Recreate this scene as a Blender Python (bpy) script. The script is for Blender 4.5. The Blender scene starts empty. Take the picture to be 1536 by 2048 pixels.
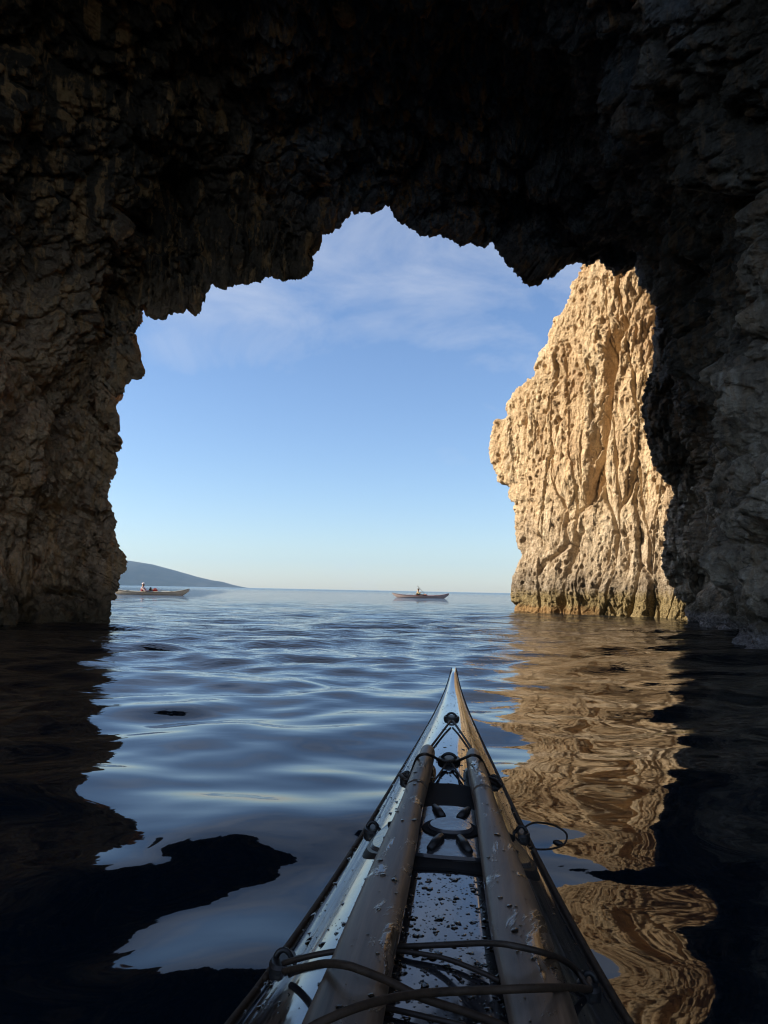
import bpy, bmesh, math, random
import numpy as np
from mathutils import Vector, Matrix

S = bpy.context.scene
C = S.collection
R = math.radians

# ------------------------------------------------------------------ camera
F = 1540.0                                    # focal length in photo pixels (1536 wide)
CAM_Z = 0.62
PITCH = math.atan(157 / 1540)
ROLL = math.atan(0.0203)
_f = np.array([0, math.cos(PITCH), math.sin(PITCH)])
_u0 = np.array([0, -math.sin(PITCH), math.cos(PITCH)])
_r0 = np.array([1.0, 0, 0])
_r = _r0 * math.cos(ROLL) + _u0 * math.sin(ROLL)
_u = _u0 * math.cos(ROLL) - _r0 * math.sin(ROLL)
cam_d = bpy.data.cameras.new("camera")
cam = bpy.data.objects.new("camera", cam_d)
C.objects.link(cam)
cam_d.sensor_fit = 'HORIZONTAL'
cam_d.sensor_width = 36.0
cam_d.lens = 36.0 * F / 1536.0
cam_d.clip_start = 0.02
cam_d.clip_end = 40000
M = Matrix.Identity(4)
for i in range(3):
    M[i][0], M[i][1], M[i][2] = _r[i], _u[i], -_f[i]
M[2][3] = CAM_Z
cam.matrix_world = M
S.camera = cam

# ------------------------------------------------------------------ world, sun, exposure
SUN_DIR = np.array([-0.97, -0.04, 0.0])        # horizontal direction towards the sun
SUN_EL = R(25)
SUN_DIR = SUN_DIR / np.linalg.norm(SUN_DIR)
S.view_settings.view_transform = 'Standard'
S.view_settings.look = 'None'
S.view_settings.exposure = 0.98
S.view_settings.gamma = 1
S.cycles.use_denoising = True
S.cycles.pixel_filter_type = 'BLACKMAN_HARRIS'
S.cycles.filter_width = 1.15
S.cycles.max_bounces = 10
S.cycles.diffuse_bounces = 6
S.cycles.glossy_bounces = 5
S.cycles.transmission_bounces = 4
S.cycles.volume_bounces = 0
S.cycles.caustics_reflective = False
S.cycles.caustics_refractive = False
S.cycles.sample_clamp_indirect = 6

w = bpy.data.worlds.new("World")
S.world = w
w.use_nodes = True
nt = w.node_tree
for n in list(nt.nodes):
    nt.nodes.remove(n)


def N(t, kind, **kw):
    n = t.nodes.new(kind)
    for k, v in kw.items():
        if hasattr(n, k):
            setattr(n, k, v)
    return n


def val(n, **kw):
    for k, v in kw.items():
        n.inputs[k.replace('_', ' ')].default_value = v
    return n


sky = N(nt, 'ShaderNodeTexSky')
sky.sky_type = 'NISHITA'
sky.sun_disc = False
sky.sun_elevation = SUN_EL
sky.sun_rotation = math.atan2(SUN_DIR[0], SUN_DIR[1])
sky.altitude = 0
sky.air_density = 1.0
sky.dust_density = 0.3
sky.ozone_density = 2.6
tc = N(nt, 'ShaderNodeTexCoord')
sep = N(nt, 'ShaderNodeSeparateXYZ')
nt.links.new(tc.outputs['Generated'], sep.inputs[0])
# thin broken cirrus high in the sky, clear towards the horizon
mp = N(nt, 'ShaderNodeMapping')
mp.inputs['Scale'].default_value = (2.6, 2.6, 5.2); mp.inputs['Rotation'].default_value = (R(12), R(-14), R(20)); mp.inputs['Location'].default_value = (0.35, 0.2, 0.1)
nt.links.new(tc.outputs['Generated'], mp.inputs[0])
nz = N(nt, 'ShaderNodeTexNoise')
val(nz, Scale=2.1, Detail=10.0, Roughness=0.6, Distortion=0.5)
nt.links.new(mp.outputs[0], nz.inputs['Vector'])
nz2 = N(nt, 'ShaderNodeTexNoise')
val(nz2, Scale=0.9, Detail=2.0, Roughness=0.5)
nt.links.new(mp.outputs[0], nz2.inputs['Vector'])
hi = N(nt, 'ShaderNodeMapRange'); hi.interpolation_type = 'SMOOTHSTEP'
hi.inputs['From Min'].default_value = 0.17; hi.inputs['From Max'].default_value = 0.42
hi.inputs['To Min'].default_value = -0.16; hi.inputs['To Max'].default_value = 0.10
nt.links.new(sep.outputs['Z'], hi.inputs[0])
ad = N(nt, 'ShaderNodeMath', operation='MULTIPLY_ADD'); ad.inputs[1].default_value = 0.55
nt.links.new(nz2.outputs['Fac'], ad.inputs[0]); nt.links.new(hi.outputs[0], ad.inputs[2])
mlt = N(nt, 'ShaderNodeMath', operation='MULTIPLY_ADD'); mlt.inputs[1].default_value = 0.75
nt.links.new(nz.outputs['Fac'], mlt.inputs[0]); nt.links.new(ad.outputs[0], mlt.inputs[2])
mr = N(nt, 'ShaderNodeMapRange')
mr.inputs['From Min'].default_value = 0.585; mr.inputs['From Max'].default_value = 0.90
mr.inputs['To Min'].default_value = 0.0; mr.inputs['To Max'].default_value = 0.6
nt.links.new(mlt.outputs[0], mr.inputs[0])
tint = N(nt, 'ShaderNodeMix', data_type='RGBA', blend_type='MULTIPLY')
tint.inputs['Factor'].default_value = 1.0
tint.inputs['B'].default_value = (0.95, 0.985, 1.11, 1)
nt.links.new(sky.outputs[0], tint.inputs['A'])
mix = N(nt, 'ShaderNodeMix', data_type='RGBA')
nt.links.new(mr.outputs[0], mix.inputs['Factor'])
nt.links.new(tint.outputs['Result'], mix.inputs['A'])
mix.inputs['B'].default_value = (4.3, 4.6, 5.2, 1)
bg = N(nt, 'ShaderNodeBackground')
bg.inputs['Strength'].default_value = 0.085
out = N(nt, 'ShaderNodeOutputWorld')
nt.links.new(mix.outputs['Result'], bg.inputs[0])
nt.links.new(bg.outputs[0], out.inputs[0])

sun_d = bpy.data.lights.new("sun", 'SUN')
sun_d.energy = 4.7
sun_d.angle = R(0.5)
sun_d.color = (1.0, 0.86, 0.66)
sun = bpy.data.objects.new("sun", sun_d)
C.objects.link(sun)
_sd = Vector((SUN_DIR[0] * math.cos(SUN_EL), SUN_DIR[1] * math.cos(SUN_EL), math.sin(SUN_EL)))
sun.rotation_euler = _sd.to_track_quat('Z', 'Y').to_euler()


# ------------------------------------------------------------------ helpers
def ray(x, y):
    return _f + _r * ((x - 768) / F) - _u * ((y - 1024) / F)


def PY(x, y, d):
    """photo pixel -> point of the place at distance d ahead (world Y)"""
    v = ray(x, y)
    return np.array([0, 0, CAM_Z]) + v * (d / v[1])


def PZ(x, y, z):
    """photo pixel -> point of the place at height z"""
    v = ray(x, y)
    return np.array([0, 0, CAM_Z]) + v * ((z - CAM_Z) / v[2])


def smooth(x, a, b):
    t = np.clip((x - a) / (b - a), 0, 1)
    return t * t * (3 - 2 * t)


def _hash(ix, iy, iz, k=0):
    h = (ix.astype(np.int64) * 374761393 + iy.astype(np.int64) * 668265263 + iz.astype(np.int64) * 2147483647 + k * 1274126177) & 0xFFFFFFFF
    h = ((h ^ (h >> 13)) * 1274126177) & 0xFFFFFFFF
    h = ((h ^ (h >> 15)) * 2246822519) & 0xFFFFFFFF
    return (h ^ (h >> 16)) & 0xFFFFFF


def vnoise(p, k=0):
    """gradient noise, about -1..1, p = (n,3)"""
    i = np.floor(p).astype(np.int64)
    f = p - i
    u = f * f * f * (f * (f * 6 - 15) + 10)
    res = 0
    for a in (0, 1):
        for b in (0, 1):
            for c in (0, 1):
                h = _hash(i[:, 0] + a, i[:, 1] + b, i[:, 2] + c, k)
                gx = (h & 255) / 127.5 - 1
                gy = ((h >> 8) & 255) / 127.5 - 1
                gz = ((h >> 16) & 255) / 127.5 - 1
                dt = gx * (f[:, 0] - a) + gy * (f[:, 1] - b) + gz * (f[:, 2] - c)
                wt = (u[:, 0] if a else 1 - u[:, 0]) * (u[:, 1] if b else 1 - u[:, 1]) * (u[:, 2] if c else 1 - u[:, 2])
                res = res + wt * dt
    return res * 1.3


def fbm(p, o=4, k=0, g=0.5):
    r, a, q = 0, 1.0, p.copy()
    for n in range(o):
        r = r + a * vnoise(q, k + n)
        a *= g
        q = q * 2.03 + 11.3
    return r


def ridged(p, o=3, k=0):
    r, a, q = 0, 1.0, p.copy()
    for n in range(o):
        r = r + a * (1 - np.abs(vnoise(q, k + n)) * 2)
        a *= 0.5
        q = q * 2.1 + 5.7
    return r


def worley(p, k=0, ident=False):
    """distance to nearest and second nearest cell point; with ident also a random number -1..1 of the nearest cell"""
    rid_ = np.zeros(len(p))
    i = np.floor(p).astype(np.int64)
    f1 = np.full(len(p), 9.0); f2 = np.full(len(p), 9.0)
    for a in (-1, 0, 1):
        for b in (-1, 0, 1):
            for c in (-1, 0, 1):
                j = i + np.array([a, b, c])
                h = _hash(j[:, 0], j[:, 1], j[:, 2], k)
                q = np.stack([j[:, 0] + (h & 255) / 255, j[:, 1] + ((h >> 8) & 255) / 255, j[:, 2] + ((h >> 16) & 255) / 255], 1)
                d = np.sqrt(((q - p) ** 2).sum(1))
                if ident:
                    rid_ = np.where(d < f1, (_hash(j[:, 0], j[:, 1], j[:, 2], k + 99) & 1023) / 511.5 - 1, rid_)
                f2 = np.minimum(f2, np.maximum(f1, d))
                f1 = np.minimum(f1, d)
    return (f1, f2, rid_) if ident else (f1, f2)


def tag(o, label=None, cat=None, group=None, kind=None):
    if label: o['label'] = label
    if cat: o['category'] = cat
    if group: o['group'] = group
    if kind: o['kind'] = kind
    return o


def grid_obj(name, P, mat, parent=None, closed_u=False, flip=False, smooth_shade=True):
    """P: (rows, cols, 3)"""
    r, c, _ = P.shape
    idx = np.arange(r * c).reshape(r, c)
    if closed_u:
        idx = np.concatenate([idx, idx[:, :1]], 1)
    q = np.stack([idx[:-1, :-1], idx[:-1, 1:], idx[1:, 1:], idx[1:, :-1]], -1).reshape(-1, 4)
    if flip:
        q = q[:, ::-1]
    me = bpy.data.meshes.new(name)
    me.vertices.add(r * c)
    me.vertices.foreach_set('co', np.ascontiguousarray(P.reshape(-1), dtype=np.float32))
    me.loops.add(q.size)
    me.loops.foreach_set('vertex_index', np.ascontiguousarray(q.reshape(-1), dtype=np.int32))
    me.polygons.add(len(q))
    me.polygons.foreach_set('loop_start', np.arange(0, q.size, 4, dtype=np.int32))
    me.polygons.foreach_set('loop_total', np.full(len(q), 4, dtype=np.int32))
    me.update(calc_edges=True)
    me.polygons.foreach_set('use_smooth', np.full(len(q), smooth_shade))
    me.materials.append(mat)
    o = bpy.data.objects.new(name, me)
    C.objects.link(o)
    if parent: o.parent = parent
    return o


def bm_obj(name, bm, mat, parent=None, shade=True):
    me = bpy.data.meshes.new(name)
    bm.normal_update()
    bm.to_mesh(me)
    bm.free()
    if shade:
        me.polygons.foreach_set('use_smooth', [True] * len(me.polygons))
    me.materials.append(mat)
    o = bpy.data.objects.new(name, me)
    C.objects.link(o)
    if parent: o.parent = parent
    return o


def empty(name, loc=(0, 0, 0), rz=0.0):
    o = bpy.data.objects.new(name, None)
    C.objects.link(o)
    o.location = loc
    o.rotation_euler = (0, 0, rz)
    return o


def catmull(pts, n):
    p = np.array(pts, float)
    p = np.concatenate([[2 * p[0] - p[1]], p, [2 * p[-1] - p[-2]]])
    m = len(p) - 3
    t = np.linspace(0, m - 1e-9, n)
    i = t.astype(int); f = (t - i)[:, None]
    a, b, c, d = p[i], p[i + 1], p[i + 2], p[i + 3]
    return 0.5 * (2 * b + (c - a) * f + (2 * a - 5 * b + 4 * c - d) * f ** 2 + (3 * b - a - 3 * c + d) * f ** 3)


def tube(bm, pts, rad, seg=8, cap=True):
    """sweep a round section along pts into bm"""
    pts = [Vector(p) for p in pts]
    rings = []
    n = len(pts)
    prev = None
    for i, p in enumerate(pts):
        t = (pts[min(i + 1, n - 1)] - pts[max(i - 1, 0)]).normalized()
        if prev is None:
            a = t.orthogonal().normalized()
        else:
            a = (prev - t * prev.dot(t)).normalized()
        prev = a
        b = t.cross(a)
        r = rad[i] if hasattr(rad, '__len__') else rad
        rings.append([bm.verts.new(p + a * (r * math.cos(2 * math.pi * k / seg)) + b * (r * math.sin(2 * math.pi * k / seg))) for k in range(seg)])
    for i in range(n - 1):
        for k in range(seg):
            bm.faces.new((rings[i][k], rings[i][(k + 1) % seg], rings[i + 1][(k + 1) % seg], rings[i + 1][k]))
    if cap:
        bm.faces.new(rings[0][::-1]); bm.faces.new(rings[-1])


def normals(P):
    du = np.gradient(P, axis=1); dv = np.gradient(P, axis=0)
    n = np.cross(du, dv)
    return n / (np.linalg.norm(n, axis=2, keepdims=True) + 1e-9)


def blur(a, sig):
    k = np.arange(-int(3 * sig), int(3 * sig) + 1)
    g = np.exp(-k ** 2 / (2 * sig ** 2)); g /= g.sum()
    pad = len(k) // 2
    b = np.concatenate([2 * a[0] - a[pad:0:-1], a, 2 * a[-1] - a[-2:-pad - 2:-1]])
    return np.stack([np.convolve(b[:, j], g, 'valid') for j in range(a.shape[1])], 1)


# ------------------------------------------------------------------ materials
def new_mat(name):
    m = bpy.data.materials.new(name)
    m.use_nodes = True
    t = m.node_tree
    return m, t, t.nodes['Principled BSDF']


def ramp(t, src, stops):
    r = N(t, 'ShaderNodeValToRGB')
    e = r.color_ramp.elements
    while len(e) < len(stops):
        e.new(0.5)
    for k, (pos, col) in enumerate(stops):
        e[k].position = pos
        e[k].color = (*col, 1) if len(col) == 3 else col
    t.links.new(src, r.inputs[0])
    return r


def noise(t, vec, scale, detail=5, rough=0.55, dist=0.0):
    n = N(t, 'ShaderNodeTexNoise')
    val(n, Scale=scale, Detail=detail, Roughness=rough, Distortion=dist)
    if vec is not None:
        t.links.new(vec, n.inputs['Vector'])
    return n


def mixc(t, fac, a, b, blend='MIX'):
    m = N(t, 'ShaderNodeMix', data_type='RGBA', blend_type=blend)
    for s, k in ((fac, 'Factor'), (a, 'A'), (b, 'B')):
        if isinstance(s, (int, float)):
            m.inputs[k].default_value = s
        elif isinstance(s, tuple):
            m.inputs[k].default_value = (*s, 1)
        else:
            t.links.new(s, m.inputs[k])
    return m.outputs['Result']


def mrange(t, src, a, b, c=0.0, d=1.0):
    m = N(t, 'ShaderNodeMapRange')
    m.interpolation_type = 'SMOOTHSTEP'
    m.inputs['From Min'].default_value = a; m.inputs['From Max'].default_value = b
    m.inputs['To Min'].default_value = c; m.inputs['To Max'].default_value = d
    t.links.new(src, m.inputs[0])
    return m.outputs[0]


def math_(t, op, a, b):
    m = N(t, 'ShaderNodeMath', operation=op)
    for i, s in enumerate((a, b)):
        if isinstance(s, (int, float)):
            m.inputs[i].default_value = s
        else:
            t.links.new(s, m.inputs[i])
    return m.outputs[0]


def bump(t, height, dist, strength=1.0, nrm=None):
    b = N(t, 'ShaderNodeBump')
    b.inputs['Strength'].default_value = strength
    b.inputs['Distance'].default_value = dist
    t.links.new(height, b.inputs['Height'])
    if nrm is not None:
        t.links.new(nrm, b.inputs['Normal'])
    return b.outputs[0]


def plain(name, col, rough=0.6, spec=0.5, vary=0.15, scale=20.0, bmp=0.0):
    m, t, b = new_mat(name)
    g = N(t, 'ShaderNodeTexCoord')
    n = noise(t, g.outputs['Object'], scale, 4)
    d = tuple(c * (1 - vary) for c in col); l = tuple(min(1, c * (1 + vary)) for c in col)
    r = ramp(t, n.outputs['Fac'], [(0.3, d), (0.7, l)])
    t.links.new(r.outputs[0], b.inputs['Base Color'])
    b.inputs['Roughness'].default_value = rough
    b.inputs['Specular IOR Level'].default_value = spec
    if bmp:
        t.links.new(bump(t, n.outputs['Fac'], bmp), b.inputs['Normal'])
    return m


def rock_cave_mat():
    m, t, b = new_mat("cave_rock")
    g = N(t, 'ShaderNodeNewGeometry')
    p = g.outputs['Position']
    s = N(t, 'ShaderNodeSeparateXYZ'); t.links.new(p, s.inputs[0])
    n1 = noise(t, p, 0.7, 8, 0.62, 0.4)
    n2 = noise(t, p, 4.5, 6, 0.65)
    n3 = noise(t, p, 22, 5, 0.6)
    brown = ramp(t, n1.outputs['Fac'], [(0.30, (0.42, 0.25, 0.14)), (0.45, (0.72, 0.45, 0.255)), (0.58, (0.84, 0.51, 0.265)), (0.72, (0.76, 0.59, 0.43))])
    # the right wall is grey limestone with pale flowstone streaks
    mp = N(t, 'ShaderNodeMapping'); mp.inputs['Scale'].default_value = (1.6, 1.6, 0.28)
    t.links.new(p, mp.inputs[0])
    n4 = noise(t, mp.outputs[0], 2.2, 7, 0.68, 0.6)
    grey = ramp(t, n4.outputs['Fac'], [(0.33, (0.20, 0.165, 0.13)), (0.52, (0.45, 0.36, 0.26)), (0.64, (0.62, 0.54, 0.43)), (0.74, (0.66, 0.61, 0.55))])
    fx = mrange(t, math_(t, 'ADD', s.outputs['X'], math_(t, 'MULTIPLY', n1.outputs['Fac'], 2.0)), 2.0, 5.0)
    col = mixc(t, fx, brown.outputs[0], grey.outputs[0])
    # blue-grey roof: the bluish light up there put into the colour
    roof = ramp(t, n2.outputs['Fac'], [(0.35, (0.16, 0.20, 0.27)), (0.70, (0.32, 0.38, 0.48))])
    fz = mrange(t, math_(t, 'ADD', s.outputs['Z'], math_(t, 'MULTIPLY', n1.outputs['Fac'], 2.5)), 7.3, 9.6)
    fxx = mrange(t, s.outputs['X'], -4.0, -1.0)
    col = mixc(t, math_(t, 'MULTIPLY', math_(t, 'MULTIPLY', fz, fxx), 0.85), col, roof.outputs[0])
    # grain
    col = mixc(t, 0.55, col, ramp(t, n2.outputs['Fac'], [(0.3, (0.40, 0.37, 0.35)), (0.5, (1.0, 1.0, 1.0)), (0.7, (1.35, 1.3, 1.2))]).outputs[0], 'MULTIPLY')
    col = mixc(t, 0.4, col, ramp(t, n3.outputs['Fac'], [(0.3, (0.5, 0.5, 0.5)), (0.7, (1.3, 1.3, 1.3))]).outputs[0], 'MULTIPLY')
    # dimmer light high up on both walls, painted into the colour
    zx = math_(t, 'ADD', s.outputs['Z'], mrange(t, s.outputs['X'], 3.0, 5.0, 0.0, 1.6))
    top_shade = mrange(t, math_(t, 'ADD', zx, math_(t, 'MULTIPLY', n1.outputs['Fac'], 5.0)), 6.2, 9.6, 0.0, 0.88)
    top_shade = math_(t, 'MULTIPLY', top_shade, math_(t, 'SUBTRACT', 1.0, math_(t, 'MULTIPLY', fz, fxx)))
    col = mixc(t, top_shade, col, (0.040, 0.036, 0.032))
    n5 = noise(t, mp.outputs[0], 3.1, 5, 0.6, 0.4)
    och = math_(t, 'MULTIPLY', mrange(t, n5.outputs['Fac'], 0.50, 0.62), mrange(t, fx, 0.0, 1.0, 0.8, 0.15))
    col = mixc(t, och, col, (0.80, 0.42, 0.17))
    # wet, algae-dark band at the waterline
    wet = mrange(t, math_(t, 'ADD', s.outputs['Z'], math_(t, 'MULTIPLY', n2.outputs['Fac'], 0.5)), 0.3, 1.1, 1.0, 0.0)
    col = mixc(t, math_(t, 'MULTIPLY', wet, 0.8), col, (0.05, 0.042, 0.022))
    foot = math_(t, 'MULTIPLY', mrange(t, math_(t, 'ADD', s.outputs['Z'], math_(t, 'MULTIPLY', n2.outputs['Fac'], 0.35)), 0.30, 0.52, 1.0, 0.0), mrange(t, s.outputs['X'], 3.5, 4.5))
    crust = ramp(t, n3.outputs['Fac'], [(0.35, (0.16, 0.13, 0.12)), (0.65, (0.55, 0.48, 0.46))])
    col = mixc(t, math_(t, 'MULTIPLY', foot, 0.8), col, crust.outputs[0])
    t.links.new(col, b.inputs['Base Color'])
    b.inputs['Roughness'].default_value = 0.88
    b.inputs['Specular IOR Level'].default_value = 0.25
    v = N(t, 'ShaderNodeTexVoronoi'); v.inputs['Scale'].default_value = 9.0
    wv = mixc(t, 0.25, p, n2.outputs['Color'])
    t.links.new(wv, v.inputs['Vector'])
    h = math_(t, 'ADD', math_(t, 'MULTIPLY', n2.outputs['Fac'], 1.0), math_(t, 'MULTIPLY', n3.outputs['Fac'], 0.45))
    h = math_(t, 'ADD', h, math_(t, 'MULTIPLY', v.outputs['Distance'], 0.6))
    t.links.new(bump(t, h, 0.16, 0.9), b.inputs['Normal'])
    return m


def rock_pillar_mat():
    m, t, b = new_mat("pillar_limestone")
    g = N(t, 'ShaderNodeNewGeometry')
    p = g.outputs['Position']
    s = N(t, 'ShaderNodeSeparateXYZ'); t.links.new(p, s.inputs[0])
    mp = N(t, 'ShaderNodeMapping'); mp.inputs['Scale'].default_value = (1.3, 1.3, 0.35)
    t.links.new(p, mp.inputs[0])
    n1 = noise(t, mp.outputs[0], 0.9, 7, 0.6, 0.5)
    n2 = noise(t, p, 5.0, 6, 0.65)
    n3 = noise(t, p, 26, 4, 0.6)
    cream = ramp(t, n1.outputs['Fac'], [(0.30, (0.60, 0.43, 0.27)), (0.46, (0.78, 0.595, 0.385)), (0.60, (0.85, 0.68, 0.46)), (0.75, (0.76, 0.67, 0.54))])
    col = cream.outputs[0]
    # vertical weathering streaks: grey, rust and dark
    mps = N(t, 'ShaderNodeMapping'); mps.inputs['Scale'].default_value = (2.6, 2.6, 0.16)
    t.links.new(p, mps.inputs[0])
    n7 = noise(t, mps.outputs[0], 1.5, 7, 0.68, 0.3)
    st_ = ramp(t, n7.outputs['Fac'], [(0.34, (0.50, 0.42, 0.35)), (0.45, (0.92, 0.90, 0.88)), (0.56, (1.0, 1.0, 1.0)), (0.68, (0.95, 0.80, 0.62))])
    col = mixc(t, 0.75, col, st_.outputs[0], 'MULTIPLY')
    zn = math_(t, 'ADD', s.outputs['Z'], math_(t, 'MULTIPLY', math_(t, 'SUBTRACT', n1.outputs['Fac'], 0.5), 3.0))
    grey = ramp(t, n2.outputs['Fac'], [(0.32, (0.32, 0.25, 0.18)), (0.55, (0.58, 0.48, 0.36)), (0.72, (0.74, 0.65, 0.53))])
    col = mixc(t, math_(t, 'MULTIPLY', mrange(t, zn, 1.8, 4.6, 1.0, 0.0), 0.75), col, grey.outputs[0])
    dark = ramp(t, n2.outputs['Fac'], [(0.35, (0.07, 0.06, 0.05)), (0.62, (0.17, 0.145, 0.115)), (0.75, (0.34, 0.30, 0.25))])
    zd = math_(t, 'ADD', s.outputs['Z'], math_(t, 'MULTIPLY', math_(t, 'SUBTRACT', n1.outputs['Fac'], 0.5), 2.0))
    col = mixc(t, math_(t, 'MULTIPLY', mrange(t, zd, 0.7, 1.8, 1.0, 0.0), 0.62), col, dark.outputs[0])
    za = math_(t, 'ADD', s.outputs['Z'], math_(t, 'MULTIPLY', math_(t, 'SUBTRACT', n2.outputs['Fac'], 0.5), 0.5))
    alg = ramp(t, n3.outputs['Fac'], [(0.3, (0.13, 0.10, 0.05)), (0.7, (0.46, 0.36, 0.17))])
    col = mixc(t, math_(t, 'MULTIPLY', mrange(t, za, 0.50, 0.85, 1.0, 0.0), 0.85), col, alg.outputs[0])
    org = math_(t, 'MULTIPLY', mrange(t, za, 0.12, 0.32, 1.0, 0.0), mrange(t, s.outputs['X'], 6.3, 7.0, 1.0, 0.0))
    col = mixc(t, math_(t, 'MULTIPLY', org, 0.8), col, (0.36, 0.22, 0.10))
    col = mixc(t, 0.5, col, ramp(t, n2.outputs['Fac'], [(0.3, (0.62, 0.56, 0.5)), (0.55, (1.05, 1.05, 1.05))]).outputs[0], 'MULTIPLY')
    col = mixc(t, 0.45, col, ramp(t, n3.outputs['Fac'], [(0.3, (0.6, 0.55, 0.5)), (0.6, (1.15, 1.15, 1.15))]).outputs[0], 'MULTIPLY')
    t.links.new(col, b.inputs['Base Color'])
    b.inputs['Roughness'].default_value = 0.92
    b.inputs['Specular IOR Level'].default_value = 0.2
    v = N(t, 'ShaderNodeTexVoronoi'); v.inputs['Scale'].default_value = 7.0
    t.links.new(mixc(t, 0.3, p, n2.outputs['Color']), v.inputs['Vector'])
    n6 = noise(t, p, 70, 3, 0.6)
    h = math_(t, 'ADD', n2.outputs['Fac'], math_(t, 'MULTIPLY', n3.outputs['Fac'], 0.8))
    h = math_(t, 'ADD', h, math_(t, 'MULTIPLY', n6.outputs['Fac'], 0.3))
    h = math_(t, 'ADD', h, math_(t, 'MULTIPLY', v.outputs['Distance'], 0.7))
    t.links.new(bump(t, h, 0.13, 0.9), b.inputs['Normal'])
    return m


def sea_mat():
    m, t, b = new_mat("sea_water")
    g = N(t, 'ShaderNodeNewGeometry')
    p = g.outputs['Position']
    s = N(t, 'ShaderNodeSeparateXYZ'); t.links.new(p, s.inputs[0])
    b.inputs['Base Color'].default_value = (0.0018, 0.006, 0.011, 1)
    b.inputs['Roughness'].default_value = 0.02
    b.inputs['IOR'].default_value = 1.333
    mp = N(t, 'ShaderNodeMapping'); mp.inputs['Scale'].default_value = (0.45, 1.0, 1.0)
    t.links.new(p, mp.inputs[0])
    n1 = noise(t, mp.outputs[0], 1.1, 6, 0.6, 0.3)
    n2 = noise(t, mp.outputs[0], 7.0, 3, 0.5, 0.2)
    n3 = noise(t, mp.outputs[0], 3.2, 4, 0.55, 0.3)
    # wind ripples outside the cave, calm water inside
    f = mrange(t, s.outputs['Y'], 2.5, 17.0, 0.010, 1.0)
    h = math_(t, 'ADD', math_(t, 'MULTIPLY', n1.outputs['Fac'], 0.17), math_(t, 'MULTIPLY', n2.outputs['Fac'], 0.028))
    h = math_(t, 'ADD', h, math_(t, 'MULTIPLY', n3.outputs['Fac'], 0.085))
    h = math_(t, 'MULTIPLY', h, f)
    t.links.new(bump(t, h, 1.0, 1.0), b.inputs['Normal'])
    # unresolved ripples far out
    t.links.new(mrange(t, s.outputs['Y'], 30.0, 400.0, 0.02, 0.16), b.inputs['Roughness'])
    return m


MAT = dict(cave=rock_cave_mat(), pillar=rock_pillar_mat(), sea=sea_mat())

# ------------------------------------------------------------------ sea: one displaced sheet out to the horizon
# wave trains: length, direction, relative height, phase
WAVES = [(0.201, 0.248, 1.000, 3.779), (0.207, -0.044, 1.000, 5.832), (0.214, 0.089, 1.000, 5.958), (0.226, 0.362, 1.000, 3.213),
         (0.234, 0.045, 1.000, 0.867), (0.243, 0.573, 1.000, 3.219), (0.251, -0.123, 1.000, 6.163), (0.254, 0.337, 1.000, 3.039),
         (0.264, -0.328, 1.000, 1.478), (0.277, -1.321, 1.000, 0.809), (0.283, -0.008, 1.000, 0.522), (0.297, 0.514, 1.000, 0.928),
         (0.305, 0.074, 1.000, 5.664), (0.311, 0.311, 1.000, 1.261), (0.322, -0.587, 1.000, 5.693), (0.337, -1.454, 1.000, 0.106),
         (0.343, -0.286, 1.000, 2.888), (0.361, 0.465, 1.000, 0.214), (0.375, -1.233, 1.000, 1.940), (0.381, -0.852, 1.000, 1.085),
         (0.390, 0.550, 1.000, 2.930), (0.404, -0.311, 1.000, 0.389), (0.425, 0.062, 1.000, 0.169), (0.442, 0.717, 1.000, 0.584),
         (0.445, 0.007, 0.859, 1.551), (0.467, -1.115, 1.231, 2.937), (0.480, 0.147, 0.713, 0.235), (0.507, -1.200, 1.000, 2.518),
         (0.514, -0.748, 2.000, 0.778), (0.527, 0.200, 1.133, 0.799), (0.559, -1.200, 0.781, 0.721), (0.574, 0.989, 1.156, 5.509),
         (0.599, 0.524, 1.031, 3.934), (0.603, -0.913, 1.000, 5.447), (0.639, 0.069, 0.577, 0.222), (0.649, -0.147, 0.622, 6.260),
         (0.667, -1.200, 1.650, 2.244), (0.687, 1.279, 0.768, 4.776), (0.713, -0.676, 0.931, 4.316), (0.748, -0.874, 1.059, 0.298),
         (0.761, -0.337, 1.044, 4.002), (0.792, 0.226, 1.129, 3.039), (0.814, -0.003, 0.400, 2.440), (0.863, -0.649, 1.000, 0.541),
         (0.882, 0.015, 0.765, 1.000), (0.916, 0.227, 1.000, 0.746), (0.947, -0.514, 0.523, 2.729), (0.958, -0.148, 1.322, 4.504),
         (1.016, -0.551, 1.344, 1.585), (1.050, -0.938, 0.595, 6.223), (1.071, 0.716, 1.530, 1.796), (1.115, -1.005, 1.000, 0.734),
         (1.154, 1.127, 0.777, 4.616), (1.180, 0.332, 1.000, 2.608), (1.230, -0.202, 1.586, 2.443), (1.260, -0.706, 1.432, 0.604),
         (1.305, -0.482, 1.191, 0.150), (1.342, -0.105, 1.182, 1.470), (1.410, 0.217, 1.038, 4.634), (1.441, 0.185, 0.999, 0.692),
         (1.513, -1.036, 0.968, 0.437), (1.570, 0.440, 0.898, 3.896), (1.606, -0.426, 0.578, 2.554), (1.661, -0.512, 1.557, 0.336),
         (1.732, -0.468, 0.879, 0.762), (1.772, 0.121, 1.000, 0.680), (1.855, -1.147, 0.577, 2.392), (1.901, 0.559, 0.726, 2.691),
         (1.981, 0.285, 1.535, 3.614), (2.018, -0.356, 0.963, 5.572), (2.067, 0.208, 1.000, 0.725), (2.140, 0.181, 0.909, 0.425)]


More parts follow.
